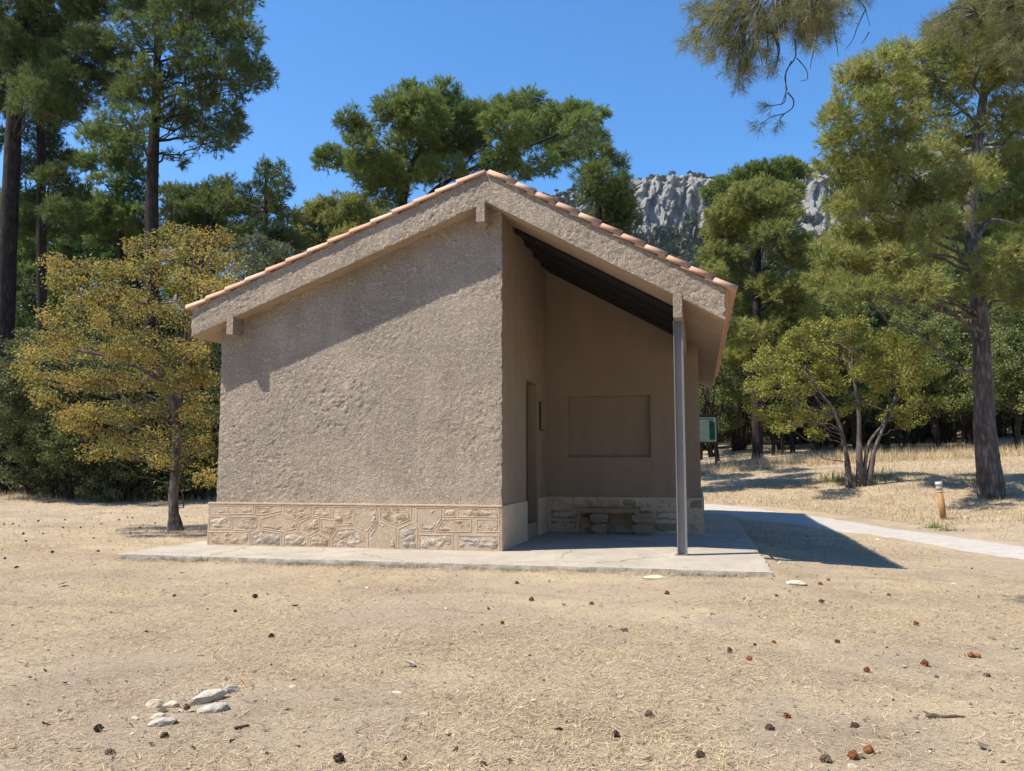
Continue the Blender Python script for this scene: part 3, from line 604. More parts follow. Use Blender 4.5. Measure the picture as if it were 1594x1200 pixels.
def tree(name, label, cat, group, base, stems, pads, d, mat, bark, kind='pine', dens=1., L=.17, wid=.024, n_t=9, n_n=12, depth=None, size=.06, seed=1, trunk_smooth=True, limb_r=.05, local=False, cl_r=None, spread=.9):
    r = np.random.default_rng(seed); base = np.array(base, float)
    if d: wid = .00092*d; L = max(L, .16+.0014*d)
    root = thing(name, base, label, cat, group)
    tm = MB(); axis = []
    for st in stems:
        pts = np.array([q[0] for q in st]); rad = np.array([q[1] for q in st])
        k = np.linspace(0, len(pts)-1, (len(pts)-1)*6+1); i0 = np.minimum(k.astype(int), len(pts)-2); fr = (k-i0)[:, None]
        pp = pts[i0]*(1-fr)+pts[i0+1]*fr; rr = rad[i0]*(1-fr[:, 0])+rad[i0+1]*fr[:, 0]
        sm = pp.copy()
        for _ in range(3): sm[1:-1] = (sm[:-2]+sm[1:-1]*2+sm[2:])/4
        pp = sm+np.c_[(fbm(k*1.1, k*0+seed, 3)-.5)*rr*.5, (fbm(k*1.1, k*0+seed+9, 4)-.5)*rr*.5, 0*k]
        tm.tube(pp-base, rr, 12, wob=.12); axis.append(np.c_[pp, rr])
    axis = np.concatenate(axis)
    cents, ups, toff = [], [], []
    for (c, a, b) in pads:
        c = np.array(c); cd = depth if depth else max(a, b)
        n = max(5, int(round(dens*27*a*b*(4.2 if kind == 'pine' else 3.4))))
        e = r.normal(size=(n, 3)); e /= np.linalg.norm(e, axis=1)[:, None]; e *= (.35+.65*r.random((n, 1))**.5)
        loc = np.outer(e[:, 0]*a*1.1, RT)+np.outer(e[:, 1]*a, FW)+np.outer(e[:, 2]*b*1.15, [0, 0, 1])
        cc = c+loc; cents.append(cc); toff.append(np.full(n, r.uniform(-.06, .24))+.10*e[:, 2])
        u_ = loc/max(a, .01)*.7+np.array([0, 0, .55]); ups.append(u_)
        # limb to the pad
        hd = np.linalg.norm(axis[:, :2]-c[:2], axis=1); tgt = c[2]-.35*hd; j = np.argmin(np.abs(axis[:, 2]-tgt)+.25*hd)
        A = axis[j, :3]; rl = min(axis[j, 3]*.45, limb_r*(.6+.5*r.random())); mid = A*.5+c*.5+np.array([0, 0, .10*np.linalg.norm(c-A)*(r.random()-.3)])+r.normal(size=3)*.08*np.linalg.norm(c-A)*.5
        ks = np.linspace(0, 1, 8)[:, None]; cur = A*(1-ks)**2+2*mid*ks*(1-ks)+c*ks**2
        cur[1:-1] += r.normal(size=(6, 3))*.035*np.linalg.norm(c-A)
        tm.tube(cur-base, np.linspace(rl, max(rl*.25, .008), 8), 6, False)
        for q in cc[:: (4 if kind == 'pine' else 2)]:
            f0 = c+(A-c)*.15*r.random(); m_ = (f0+q)/2+r.normal(size=3)*.05
            tm.tube(np.array([f0, m_, q])-base, [.016, .011, .005], 3, False)
    cents = np.concatenate(cents)-base; ups = np.concatenate(ups)
    tm.obj('trunk', bark, root, trunk_smooth, local=True)
    if kind == 'pine':
        v, ti = needles(cents, ups, n_t, n_n, L, wid, cl_r or .20, seed+50, spread, np.concatenate(toff)); me = soup('crown', v, ti)
    else:
        v, ti = leaves(cents, n_t*n_n, size, cl_r or .24, seed+50); me = soup('crown', v, ti, 4)
    link('crown', me, mat, root, True)
    return root
def padpx(lst, d, spread, seed, sc=1.):
    r = np.random.default_rng(seed); out = []
    for px, py, rx, ry in lst:
        dd = d+r.uniform(-1, 1)*spread; m = d/FPX; out.append((P(px, py, dd), rx*m*sc, ry*m*sc))
    return out
def stempx(lst, d): return [(P(px, py, d), rp*.8*d/FPX) for px, py, rp in lst]
def foot(px, py, d):
    p = P(px, py, d); p[2] = zg(p[0], p[1]); return p
def to_ground(st, px, d):
    p = P(px, 700, d); p[2] = zg(p[0], p[1])-.1; return [(p, st[0][1]*1.2)]+[s for s in st if s[0][2] > p[2]+.4]

# umbrella pine behind the roof
d = 33
pads = padpx([(545,187,16,12),(562,205,22,15),(522,250,34,13),(500,244,14,9),(568,238,28,20),(592,270,42,22),(602,298,34,16),(612,172,28,20),(640,150,26,14),(655,180,42,26),(688,144,22,13),(702,180,34,26),(737,185,32,20),(650,225,46,26),(702,230,33,20),(640,265,46,22),(690,262,33,14),
 (772,172,28,12),(800,165,26,13),(823,152,16,9),(792,200,38,20),(840,186,33,19),(782,245,28,13),(762,262,20,9),(805,268,26,14),(870,182,27,14),(900,172,18,12),(928,182,16,11),(905,200,28,14),(862,214,28,13),(880,244,32,11),(845,255,22,10),(735,225,26,16),(820,225,30,14)], d, 2.4, 3)
st = to_ground(stempx([(640, 620, 12), (630, 400, 10), (627, 312, 8), (638, 260, 6), (668, 210, 4), (690, 170, 2)], d), 640, d)
st2 = stempx([(632, 345, 6), (680, 290, 5), (760, 250, 4), (830, 225, 3), (900, 195, 1.5)], d)
tree('pine_tree', 'broad flat topped pine rising behind the roof ridge', 'tree', 'pines around the shelter', st[0][0], [st, st2], pads, d, M_pine_mid, M_bark_d, dens=1.25, seed=11)
d = 28
pads = padpx([(922,218,20,15),(932,242,20,15),(957,255,18,11),(930,285,28,24),(960,312,22,24),(915,272,18,14),(945,345,30,22),(968,290,12,12),(900,225,16,10),(975,340,18,20),(930,380,40,25),(965,400,35,30),(920,440,45,35)], d, 1.4, 4)
st = to_ground(stempx([(935, 600, 9), (938, 400, 8), (930, 300, 6), (915, 230, 3)], d), 935, d)
tree('pine_tree', 'narrow dark pine between the roof slope and the cliff', 'tree', 'pines around the shelter', st[0][0], [st], pads, d, M_pine_dark, M_bark_d, dens=1.3, seed=12)

# pines on the left
d = 27
pads = padpx([(300,20,36,20),(350,15,38,18),(380,58,22,16),(330,50,34,15),(290,70,28,14),(395,100,26,16),(405,125,18,12),(350,110,40,16),(310,95,26,12),(375,140,20,10),(270,120,26,14),(300,150,32,13),(345,172,26,10),(300,192,28,14),(350,200,28,13),(372,212,14,8),(325,222,26,9),(275,180,22,12),(280,246,12,7),(262,30,26,20),(215,20,28,18),(195,55,26,15),(182,85,30,15),(215,112,26,12),(160,70,22,13),(170,115,38,16),(215,150,30,14),(180,150,34,13),(140,130,26,11),(200,190,34,11),(240,-20,60,25),(330,-30,60,25),(180,-30,50,22)], d, 2.2, 5, 1.18)
st = to_ground(stempx([(235, 600, 15), (236, 350, 13), (240, 240, 11), (244, 120, 8), (247, 0, 6), (250, -110, 3)], d), 235, d)
tree('pine_tree', 'tall dark pine with bare trunk behind the orange leaved tree', 'tree', 'pines around the shelter', st[0][0], [st], pads, d, M_pine_dark, M_bark_d, dens=1.05, seed=13)
d = 29
pads = padpx([(30,25,45,20),(90,15,40,16),(140,20,26,14),(10,60,30,16),(70,60,36,15),(110,50,30,14),(60,100,40,14),(110,90,34,14),(20,120,36,14),(90,125,38,14),(50,150,40,12),(110,150,28,11),(132,62,20,11),(0,160,30,12),(-40,60,50,36),(-40,140,40,26),(60,-30,80,25),(85,175,28,9),(5,215,18,12)], d, 2.0, 6, 1.18)
st = to_ground(stempx([(4, 640, 20), (8, 500, 18), (20, 200, 15), (28, 100, 13), (38, 0, 11), (46, -100, 6)], d), 2, d)
tree('pine_tree', 'thick trunked pine at the left edge of the clearing', 'tree', 'pines around the shelter', st[0][0], [st], pads, d, M_pine_dark, M_bark_d, dens=1.15, seed=14)
d = 30
pads = padpx([(60,200,26,15),(76,235,22,14),(50,262,22,15),(86,282,26,12),(110,300,20,9),(40,310,26,12),(96,330,26,11),(60,350,30,12),(30,350,26,14),(100,170,22,9),(60,100,40,25),(70,140,30,16)], d, 1.4, 7, 1.18)
st = to_ground(stempx([(68, 600, 10), (66, 400, 9), (63, 170, 8), (58, 60, 4)], d), 68, d)
tree('pine_tree', 'slender dark pine just right of the thick trunked pine', 'tree', 'pines around the shelter', st[0][0], [st], pads, d, M_pine_dark, M_bark_d, dens=1.2, seed=15)
d = 37
pads = padpx([(140,205,26,11),(170,215,28,12),(205,225,26,11),(130,255,22,9),(160,245,28,11),(195,250,28,12),(110,250,16,8),(215,276,22,10),(165,286,20,8),(205,302,26,12),(180,325,28,12),(145,340,32,14),(210,340,28,14),(110,352,28,14),(170,365,40,16),(230,370,30,16)], d, 1.8, 8)
st = to_ground(stempx([(187, 600, 6), (188, 400, 6), (190, 280, 5), (191, 195, 2)], d), 187, d)
tree('pine_tree', 'lighter green pine seen between two dark trunks', 'tree', 'pines around the shelter', st[0][0], [st], pads, d, M_pine_mid, M_bark_d, dens=1.2, seed=16)
d = 33
pads = padpx([(300,312,32,14),(330,297,22,11),(282,332,32,16),(322,342,36,16),(350,288,12,10),(300,370,45,22),(350,370,40,20),(270,300,20,10),(345,318,26,14)], d, 1.5, 9)
st = to_ground(stempx([(320, 600, 7), (318, 400, 6), (325, 290, 2)], d), 320, d)
tree('pine_tree', 'low dark pine top right of the tall bare trunk', 'tree', 'pines around the shelter', st[0][0], [st], pads, d, M_pine_dark, M_bark_d, dens=1.25, seed=17)
d = 31
pads = padpx([(400,332,32,18),(415,280,16,12),(440,288,10,13),(392,300,16,12),(430,322,20,16),(452,345,14,10),(400,366,42,18),(442,378,38,18),(413,262,5,6),(440,264,5,7),(428,300,14,10),(420,410,50,20),(378,320,12,10)], d, 1.2, 10)
st = to_ground(stempx([(415, 600, 8), (412, 400, 6), (415, 260, 2)], d), 415, d)
tree('pine_tree', 'spiky dark young pine standing above the left roof slope', 'tree', 'pines around the shelter', st[0][0], [st], pads, d, M_pine_dark, M_bark_d, dens=.85, L=.2, spread=1.1, seed=18)
d = 40
pads = padpx([(480,337,22,11),(500,327,22,10),(530,319,32,10),(560,321,26,9),(590,327,18,8),(490,362,34,15),(540,345,38,13),(582,346,28,11),(512,385,38,14),(460,372,22,12),(560,372,40,14),(520,420,60,25),(600,350,20,10)], d, 1.8, 21)
st = to_ground(stempx([(530, 600, 7), (530, 400, 6), (535, 320, 3)], d), 530, d)
tree('pine_tree', 'rounded olive green pine just above the left roof slope', 'tree', 'pines around the shelter', st[0][0], [st], pads, d, M_pine_yel, M_bark_d, dens=1.35, seed=19)

# pines on the right
d = 38
pads = padpx([(1180,297,32,13),(1150,311,28,14),(1210,311,28,14),(1130,336,26,15),(1180,331,36,16),(1225,336,23,14),(1120,366,23,16),(1160,366,32,16),(1205,366,28,14),(1112,400,22,16),(1150,401,28,14),(1240,386,23,16),(1260,411,23,14),(1225,401,22,13),(1108,430,18,16),(1146,440,28,16),(1200,441,28,14),(1250,441,28,14),(1215,461,32,16),(1166,481,32,18),(1240,481,32,16),(1122,470,22,14),(1150,521,32,16),(1200,511,32,16),(1180,551,36,16),(1250,521,28,14),(1130,560,28,14)], d, 2.2, 22)
st = to_ground(stempx([(1178, 620, 9), (1178, 420, 8), (1181, 310, 3)], d), 1178, d)
tree('pine_tree', 'rounded full crowned pine right of the roof, below the cliff', 'tree', 'pines around the shelter', st[0][0], [st], pads, d, M_pine_yel, M_bark_d, dens=1.15, seed=20)
d = 48
pads = padpx([(1112,302,18,8),(1132,287,23,8),(1160,272,23,8),(1190,266,26,8),(1220,263,26,10),(1244,271,16,8),(1236,297,16,7),(1205,281,23,8),(1150,291,23,8)], d, 2.0, 23)
st = to_ground(stempx([(1232, 600, 7), (1233, 340, 6), (1222, 300, 5), (1205, 270, 2)], d), 1232, d)
tree('pine_tree', 'flat topped pine behind the rounded one, against the skyline', 'tree', 'pines around the shelter', st[0][0], [st], pads, d, M_pine_mid, M_bark_g, dens=1.5, seed=24)
d = 24
pads = padpx([(1332,130,30,18),(1370,112,30,15),(1400,92,26,15),(1302,190,20,15),(1340,175,34,17),(1385,150,34,17),(1430,132,34,17),(1294,222,14,11),(1330,226,34,17),(1380,206,34,17),(1430,191,34,17),(1480,152,36,20),(1304,266,24,15),(1345,276,34,17),(1395,256,34,17),(1450,246,34,17),(1500,211,34,17),(1312,316,24,15),(1350,321,34,17),(1400,311,34,17),(1450,301,34,17),(1512,281,34,15),(1560,251,36,20),(1560,181,36,20),(1322,366,28,15),(1360,371,34,17),(1410,361,34,17),(1460,350,28,15),(1312,411,24,15),(1350,416,34,15),(1400,411,34,15),(1440,400,24,13),(1560,331,34,17),(1590,291,30,20),(1562,400,28,15),(1592,371,30,17),(1512,442,22,9),(1545,452,20,8),(1332,455,34,13),(1390,450,34,13),(1440,446,24,13),(1625,330,50,50),(1625,200,50,50),(1625,450,45,30),(1540,100,50,25),(1470,100,40,20),(1600,100,40,30),(1490,60,38,18),(1550,45,44,20),(1600,40,40,25),(1570,0,44,20),(1520,10,36,16),(1440,85,26,13),(1285,395,16,13),(1280,440,18,13)], d, 2.8, 25, 1.15)
st = to_ground(stempx([(1536, 700, 21), (1530, 600, 18), (1525, 480, 15), (1517, 400, 13), (1506, 345, 12), (1520, 250, 10), (1530, 150, 8), (1540, 60, 6), (1548, -20, 3)], d), 1541, d)
st2 = stempx([(1508, 365, 6), (1470, 330, 5), (1420, 290, 3.5), (1370, 240, 2)], d); st3 = stempx([(1512, 380, 7), (1540, 340, 5), (1580, 350, 4)], d)
tree('pine_tree', 'big pine with stout grey trunk right of the wooden marker post', 'tree', 'pines around the shelter', st[0][0], [st, st2, st3], pads, d, M_pine_yel, M_bark_g, dens=1.2, L=.17, wid=.020, n_t=9, n_n=13, seed=26, limb_r=.06)
d = 52
for i, (px, h, lab) in enumerate(((1590, 340, 'dark pine trunk and crown at the right edge behind the big pine'), (1440, 420, 'straight pine deep in the wood right of the yellow green tree'), (1300, 380, 'hazy green pine deep in the wood left of the big pine'))):
    q = np.random.default_rng(200+i); pads = padpx([(px+q.normal()*26, h+k*17+q.normal()*5, 26+k*1.0, 12) for k in range(13)], d, 1.6, 30+i)
    st = to_ground(stempx([(px, 650, 7), (px, 450, 6), (px+3, h, 2)], d), px, d)
    tree('pine_tree', lab, 'tree', 'pines around the shelter', st[0][0], [st], pads, d, M_pine_mid, M_bark_d, dens=.7, seed=40+i)

# the tree outside the frame whose low limb hangs into the top of the picture
b = np.array([*fromwu(8.4, 9.3), 0]); b[2] = zg(b[0], b[1])
st = [(b, .30), (b+[0.1, .1, 3], .26), (b+[0, .2, 6.2], .22), (b+[.1, .1, 9], .14)]
d = 8.6
limbA = [(b+[0, .2, 6.3], .10)]+stempx([(1640, -60, 9), (1480, -70, 7), (1330, -60, 5.5), (1220, -40, 4), (1130, 10, 2)], d)
limbB = stempx([(1280, -55, 4), (1270, 10, 3), (1240, 50, 2)], d); limbC = [(b+[-.2, .2, 5.6], .09)]+stempx([(1760, 60, 8), (1640, 40, 6), (1540, 20, 4), (1470, 40, 2)], 9.2)
near = thing('pine_tree', b, 'near pine beyond the right edge whose needle branches hang into the top', 'tree', 'pines around the shelter')
tm = MB(); tips = []
for st_ in (st, limbA, limbB, limbC):
    pp = np.array([q[0] for q in st_]); rr = np.array([q[1] for q in st_]); k = np.linspace(0, len(pp)-1, (len(pp)-1)*5+1); i0 = np.minimum(k.astype(int), len(pp)-2); f = (k-i0)[:, None]
    tm.tube(pp[i0]*(1-f)+pp[i0+1]*f-b, rr[i0]*(1-f[:, 0])+rr[i0+1]*f[:, 0], 10, wob=.1)
r_ = np.random.default_rng(77)
def spray(px, py, rx, ry, n, dd, root_px, root_py, dead=False):
    A = P(root_px, root_py, dd)
    for i in range(int(n*.8)):
        e = r_.normal(size=2); e /= np.linalg.norm(e); e *= r_.random()**.5
        T = P(px+e[0]*rx, py+e[1]*ry, dd+r_.normal()*.28); m = (A+T)/2+r_.normal(size=3)*.10+np.array([0, 0, .06]); ks = np.linspace(0, 1, 6)[:, None]
        cur = A*(1-ks)**2+2*m*ks*(1-ks)+T*ks**2; tm.tube(cur-b, np.linspace(.011, .004, 6), 4, False)
        dr = cur[-1]-cur[-2]; dr /= np.linalg.norm(dr); tips.append((T, dr)); tips.append((cur[-2], dr))
        if i % 3 == 0: tips.append(((cur[-2]+cur[-3])/2, dr))
for a in ((1115,30,32,30,22,1180,-20),(1090,65,22,22,14,1140,0),(1130,70,32,24,20,1180,0),(1150,105,22,18,10,1160,20),(1190,50,32,34,20,1220,-20),(1185,95,26,16,9,1190,20),(1230,25,36,28,22,1250,-40),(1270,40,32,24,20,1270,-30),(1300,15,30,22,18,1310,-50),(1255,65,20,12,8,1260,0),(1160,15,36,20,14,1200,-40),(1085,20,16,12,5,1130,-10),(1145,125,8,8,3,1150,60),(1205,105,8,8,3,1200,50),(1240,15,70,25,20,1260,-50),(1320,-20,40,25,14,1330,-50)): spray(*a[:5], d, *a[5:])
for a in ((1480,30,36,18,14,1520,20),(1530,20,40,25,20,1580,10),(1580,45,40,30,20,1630,20),(1450,50,14,8,5,1490,25),(1560,85,40,25,14,1600,30),(1600,110,40,30,14,1640,40),(1500,60,26,14,8,1530,30),(1570,0,50,20,16,1600,-10)): spray(*a[:5], 9.2, *a[5:])
def twig(pp, d, r0=.009, r1=.004, tuft=True):
    q = np.array([P(*a, d) for a in pp]); k = np.linspace(0, len(q)-1, (len(q)-1)*4+1); i0 = np.minimum(k.astype(int), len(q)-2); f = (k-i0)[:, None]; s = q[i0]*(1-f)+q[i0+1]*f
    for _ in range(2): s[1:-1] = (s[:-2]+2*s[1:-1]+s[2:])/4
    tm.tube(s-b, np.linspace(r0, r1, len(s)), 5, False)
    if tuft: dr = s[-1]-s[-3]; dr /= np.linalg.norm(dr); tips.append((s[-1], dr)); tips.append((s[-2], dr))
twig([(1237, 60), (1240, 90), (1222, 110), (1224, 142), (1222, 160), (1212, 163), (1198, 165)], d)
twig([(1226, 144), (1236, 155), (1235, 168), (1220, 178), (1202, 180), (1184, 194)], d); twig([(1220, 178), (1212, 188)], d); twig([(1224, 142), (1216, 165)], d, .006, .003, False)
twig([(1240, 90), (1256, 108), (1258, 124), (1246, 126)], d, .007, .003, False); twig([(1232, 95), (1220, 120), (1226, 140)], d, .007, .004, False)
for pp in ([(1330, -5), (1347, 12), (1349, 22), (1354, 40)], [(1347, 15), (1335, 40), (1328, 62), (1316, 77)], [(1297, 40), (1302, 65), (1305, 88)], [(1353, 50), (1346, 62), (1341, 68)], [(1270, 70), (1264, 88), (1261, 108)]): twig(pp, d, .007, .003, False)
tm.obj('trunk', M_bark_g, near, True, local=True)
tc = np.array([q[0] for q in tips])-b; td = np.array([q[1] for q in tips])
v, ti = needles(tc, td*1.6, 5, 13, .125, .0042, .035, 78, 1.0); ti = np.clip(ti*.8+.12*(rng.random(len(ti))), 0, 1)
link('crown', soup('crown', v, ti), M_pine_near, near, True)

# orange leaved tree by the left corner and yellow green tree on the bank
d = 17.3
pads = padpx([(300,365,36,13),(340,371,22,12),(255,376,27,12),(320,396,36,15),(270,406,36,15),(358,406,16,12),(210,386,13,7),(230,421,36,17),(180,416,32,13),(130,421,32,11),(85,411,13,7),(110,441,36,11),(160,451,40,17),(300,441,36,19),(332,441,26,17),(230,471,40,19),(120,481,36,15),(80,491,22,10),(170,501,40,17),(285,491,36,19),(318,501,22,19),(100,521,40,11),(55,546,22,6),(90,551,36,11),(140,541,36,15),(200,546,40,17),(250,541,36,19),(300,546,32,19),(75,591,25,11),(120,591,36,15),(170,591,40,17),(230,591,36,17),(280,591,36,19),(318,591,20,17),(70,621,22,10),(110,641,27,11),(160,641,36,15),(210,641,36,15),(260,641,27,15),(308,641,25,19),(130,666,22,8),(180,686,32,10),(240,681,27,10),(300,691,27,15),(318,701,18,12),(200,706,18,6),(230,700,30,10),(275,720,24,10),(315,735,22,12),(60,560,20,8),(45,580,15,6),(150,705,20,7),(95,660,22,9),(250,720,24,9),(350,450,14,12)], d, 1.7, 33)
g0 = G(275, 826); d = float(wu(g0)[1])
st = [(g0-[0, 0, .1], .20)]+stempx([(270, 800, 9.5), (268, 770, 9), (275, 720, 8.5), (276, 650, 8), (262, 600, 7), (230, 545, 5), (190, 490, 3)], d)
st2 = stempx([(276, 650, 6), (285, 600, 5.5), (290, 520, 4.5), (300, 440, 3), (305, 380, 1.5)], d); st3 = stempx([(262, 600, 5), (215, 570, 4), (150, 550, 3), (90, 540, 1.5)], d)
tree('autumn_tree', 'small orange and yellow leaved tree left of the shelter', 'tree', None, g0, [st, st2, st3], pads, d, M_leaf_orange, M_bark_g, 'leaf', dens=1.5, n_t=5, n_n=12, size=.054, seed=51, limb_r=.016, cl_r=.27)
d = 27
pads = padpx([(1190,571,26,14),(1182,606,19,15),(1210,601,27,15),(1175,630,12,9),(1210,546,27,14),(1240,526,27,14),(1235,571,31,15),(1270,546,31,15),(1250,506,22,12),(1280,511,27,14),(1300,536,31,15),(1280,581,27,15),(1240,611,27,15),(1225,640,22,11),(1260,651,31,11),(1300,641,22,9),(1320,561,31,14),(1330,521,27,12),(1350,586,31,15),(1340,621,27,12),(1380,561,31,15),(1400,601,31,15),(1390,641,27,11),(1430,581,31,17),(1420,541,31,15),(1440,626,27,12),(1370,531,27,12),(1195,650,20,10),(1270,675,18,8),(1215,665,18,8),(1420,655,25,9),(1330,500,24,9),(1290,600,26,12),(1165,600,12,10)], d, 1.8, 34)
b0_ = foot(1337, 742, d)
stA = [(b0_+RT*-.33-[0, 0, .1], .14)]+stempx([(1318, 705, 4.3), (1308, 665, 4.0), (1296, 635, 3.6), (1270, 602, 2.9), (1252, 570, 1.8)], d); stB = [(b0_-[0, 0, .1], .14)]+stempx([(1338, 665, 4.0), (1335, 620, 3.6), (1326, 572, 2.9), (1330, 522, 1.4)], d)
stC = [(b0_+RT*.25-[0, 0, .1], .13)]+stempx([(1362, 695, 4.0), (1383, 645, 3.6), (1402, 600, 2.5), (1425, 560, 1.4)], d); stD = [(b0_+RT*.1-[0, 0, .1], .10)]+stempx([(1350, 690, 2.9), (1375, 660, 2.5), (1395, 625, 1.8)], d)
tree('yellow_green_tree', 'yellow green tree with several pale stems on the grass bank', 'tree', None, b0_, [stA, stB, stC, stD], pads, d, M_leaf_yel, M_bark_g, 'leaf', dens=1.05, n_t=5, n_n=12, size=.075, seed=52, limb_r=.025, cl_r=.26)
d = 24.5
pads = padpx([(385,386,22,15),(410,381,22,12),(370,401,22,15),(430,391,22,12),(395,411,36,12),(380,431,36,16),(365,461,32,16),(440,405,20,10),(375,500,36,25)], d, .8, 35)
b0_ = foot(385, 780, d); st = [(b0_, .1)]+stempx([(385, 600, 3), (385, 480, 2.5), (390, 400, 1.5)], d)
tree('broadleaf_tree', 'grey green broadleaf tree rising between the orange tree and roof', 'tree', None, b0_, [st], pads, d, M_leaf_grey, M_bark_p, 'leaf', dens=1.3, n_t=5, n_n=9, size=.075, seed=53, cl_r=.22)

# broadleaf thicket: three built bushes, then copies
def bush(seed, mat, w_, h_, name='thicket_bush', stems=5, low=.12, leaf=.085, dens=.55):
    r = np.random.default_rng(seed); pads = []
    for i in range(26):
        a = r.uniform(0, 6.28); rr = w_*.5*r.random()**.6; z = h_*(low+(1-low)*r.random()**.8)*(1-.35*(rr/(w_*.5))**2); pads.append((np.array([rr*math.cos(a), rr*math.sin(a), z]), w_*.17, h_*.10))
    st = []
    for i in range(stems):
        a = r.uniform(0, 6.28); st.append([(np.array([.25*math.cos(a)*r.random(), .25*math.sin(a)*r.random(), -.15]), .07), (np.array([.5*math.cos(a), .5*math.sin(a), h_*.3]), .055), (np.array([w_*.22*math.cos(a), w_*.22*math.sin(a), h_*.75]), .02)])
    return tree(name, 'x', 'tree', None, (0, 0, 0), st, pads, 0, mat, M_bark_d, 'leaf', dens=dens*.8, n_t=5, n_n=9, size=leaf, seed=seed, limb_r=.03, cl_r=.32)
proto = {}
def plant(key, maker, loc, rz, sc, label, group):
    if key not in proto: o = proto[key] = maker()
    else:
        o = proto[key].copy(); C.objects.link(o)
        for ch in proto[key].children: c = ch.copy(); C.objects.link(c); c.parent = o
    o.location = loc; o.rotation_euler = (0, 0, rz); o.scale = sc if hasattr(sc, '__len__') else (sc,)*3; o['label'] = label; o['category'] = 'tree' if 'tree' in o.name or 'pine' in o.name else 'bush'
    if group: o['group'] = group
    return o
mk = {'dark': lambda: bush(61, M_leaf_dark, 3.4, 4.2), 'dark2': lambda: bush(62, M_leaf_dark, 3.0, 5.4, low=.3), 'mid': lambda: bush(63, M_leaf_mid, 3.2, 4.6, 'broadleaf_tree', 4, .38),
      'tall': lambda: bush(64, M_leaf_mid, 4.4, 8.2, 'broadleaf_tree', 4, .3, .1, .5), 'talldark': lambda: bush(66, M_leaf_dark, 5.0, 9.0, 'broadleaf_tree', 4, .25, .1, .5), 'low': lambda: bush(65, M_leaf_dark, 2.2, 1.7, low=.05)}
def bgpine(seed):
    r = np.random.default_rng(seed); pads = []
    for i in range(30):
        z = 3.6+10.2*i/29; rr = (2.3-1.5*(i/29)**1.5)*r.uniform(.25, 1); a = i*2.4; pads.append((np.array([rr*math.cos(a), rr*math.sin(a), z]), r.uniform(.65, .95), r.uniform(.28, .42)))
    return tree('pine_tree', 'x', 'tree', None, (0, 0, 0), [[(np.array([0, 0, -.2]), .24), (np.array([.1, 0, 5]), .18), (np.array([0, .1, 10]), .11), (np.array([.05, 0, 13.9]), .03)]], pads, 0, M_pine_mid, M_bark_d, dens=.85, L=.22, wid=.05, n_t=8, n_n=9, seed=seed)
mk['bgpine'] = lambda: bgpine(67)
WHAT = {'dark': 'dark leafy bush', 'dark2': 'tall dark bush', 'low': 'low rounded shrub', 'talldark': 'high dark broadleaf tree', 'mid': 'low crowned leafy tree', 'tall': 'high leafy tree', 'bgpine': 'distant slim pine'}
MARKS = [(-200, 'beyond the left edge of the clearing'), (-30, 'left of the thick trunked pine'), (25, 'behind the thick trunked pine'), (75, 'behind the slender pine trunk'), (125, 'behind the left boughs of the orange tree'), (180, 'behind the middle of the orange tree'), (225, 'behind the tall bare trunk'), (262, 'just left of the orange tree trunk'), (305, 'between the orange tree trunk and the shelter'), (350, 'at the left corner of the shelter'), (420, 'hidden behind the left roof slope'), (520, 'behind the middle of the left roof slope'), (700, 'behind the roof ridge'), (850, 'behind the porch roof'),
 (1010, 'behind the eaves end'), (1095, 'beside the information board'), (1140, 'just right of the information board'), (1185, 'under the rounded pine'), (1230, 'left of the yellow green tree'), (1285, 'behind the yellow green tree left boughs'), (1335, 'behind the stems of the yellow green tree'), (1385, 'behind the yellow green tree right boughs'), (1435, 'right of the yellow green tree'), (1480, 'above the wooden marker post'), (1525, 'behind the big grey trunk'), (1575, 'right of the big grey trunk'), (1640, 'at the right edge of the picture'), (1740, 'beyond the right edge of the picture')]
def where(px): return min(MARKS, key=lambda m: abs(m[0]-px))[1]
LEFTS = [('dark', 20, 31, 1.1), ('dark2', 85, 31, 1.05), ('dark', 150, 28.5, .95), ('dark2', 215, 29, .9), ('dark', 290, 28.5, .95), ('dark2', 345, 29, 1.0), ('dark', -60, 30, 1.2), ('low', 60, 28, 1.), ('low', 120, 27, .9), ('low', 190, 26.5, .8), ('low', 240, 27, .95),
 ('dark2', -10, 36, 1.2), ('dark', 110, 34, 1.2), ('dark2', 180, 35, 1.2), ('dark', 260, 35, 1.3), ('dark2', 400, 35, 1.2), ('dark', 470, 36, 1.2), ('dark2', 560, 38, 1.2), ('low', 322, 27, .9), ('dark', -160, 33, 1.3), ('dark2', 700, 42, 1.3), ('dark', 820, 44, 1.3),
 ('talldark', 30, 36, 1.05), ('talldark', 130, 38, 1.1), ('talldark', 205, 36, .95), ('talldark', 290, 37, 1.05), ('talldark', 370, 39, 1.1), ('talldark', 450, 42, .95), ('talldark', 540, 44, .9), ('talldark', -80, 36, 1.1), ('talldark', 80, 45, 1.4), ('talldark', 255, 46, 1.4), ('talldark', 195, 26.5, .78), ('talldark', 95, 27.5, .72), ('talldark', 300, 27, .8), ('talldark', 20, 29.8, .8), ('bgpine', 100, 42, 1.05), ('bgpine', 35, 44, 1.1), ('bgpine', 285, 43, .95), ('bgpine', 155, 48, 1.05), ('bgpine', -140, 40, 1.1), ('bgpine', 420, 46, .85), ('bgpine', 215, 50, 1.1), ('bgpine', -10, 50, 1.1)]
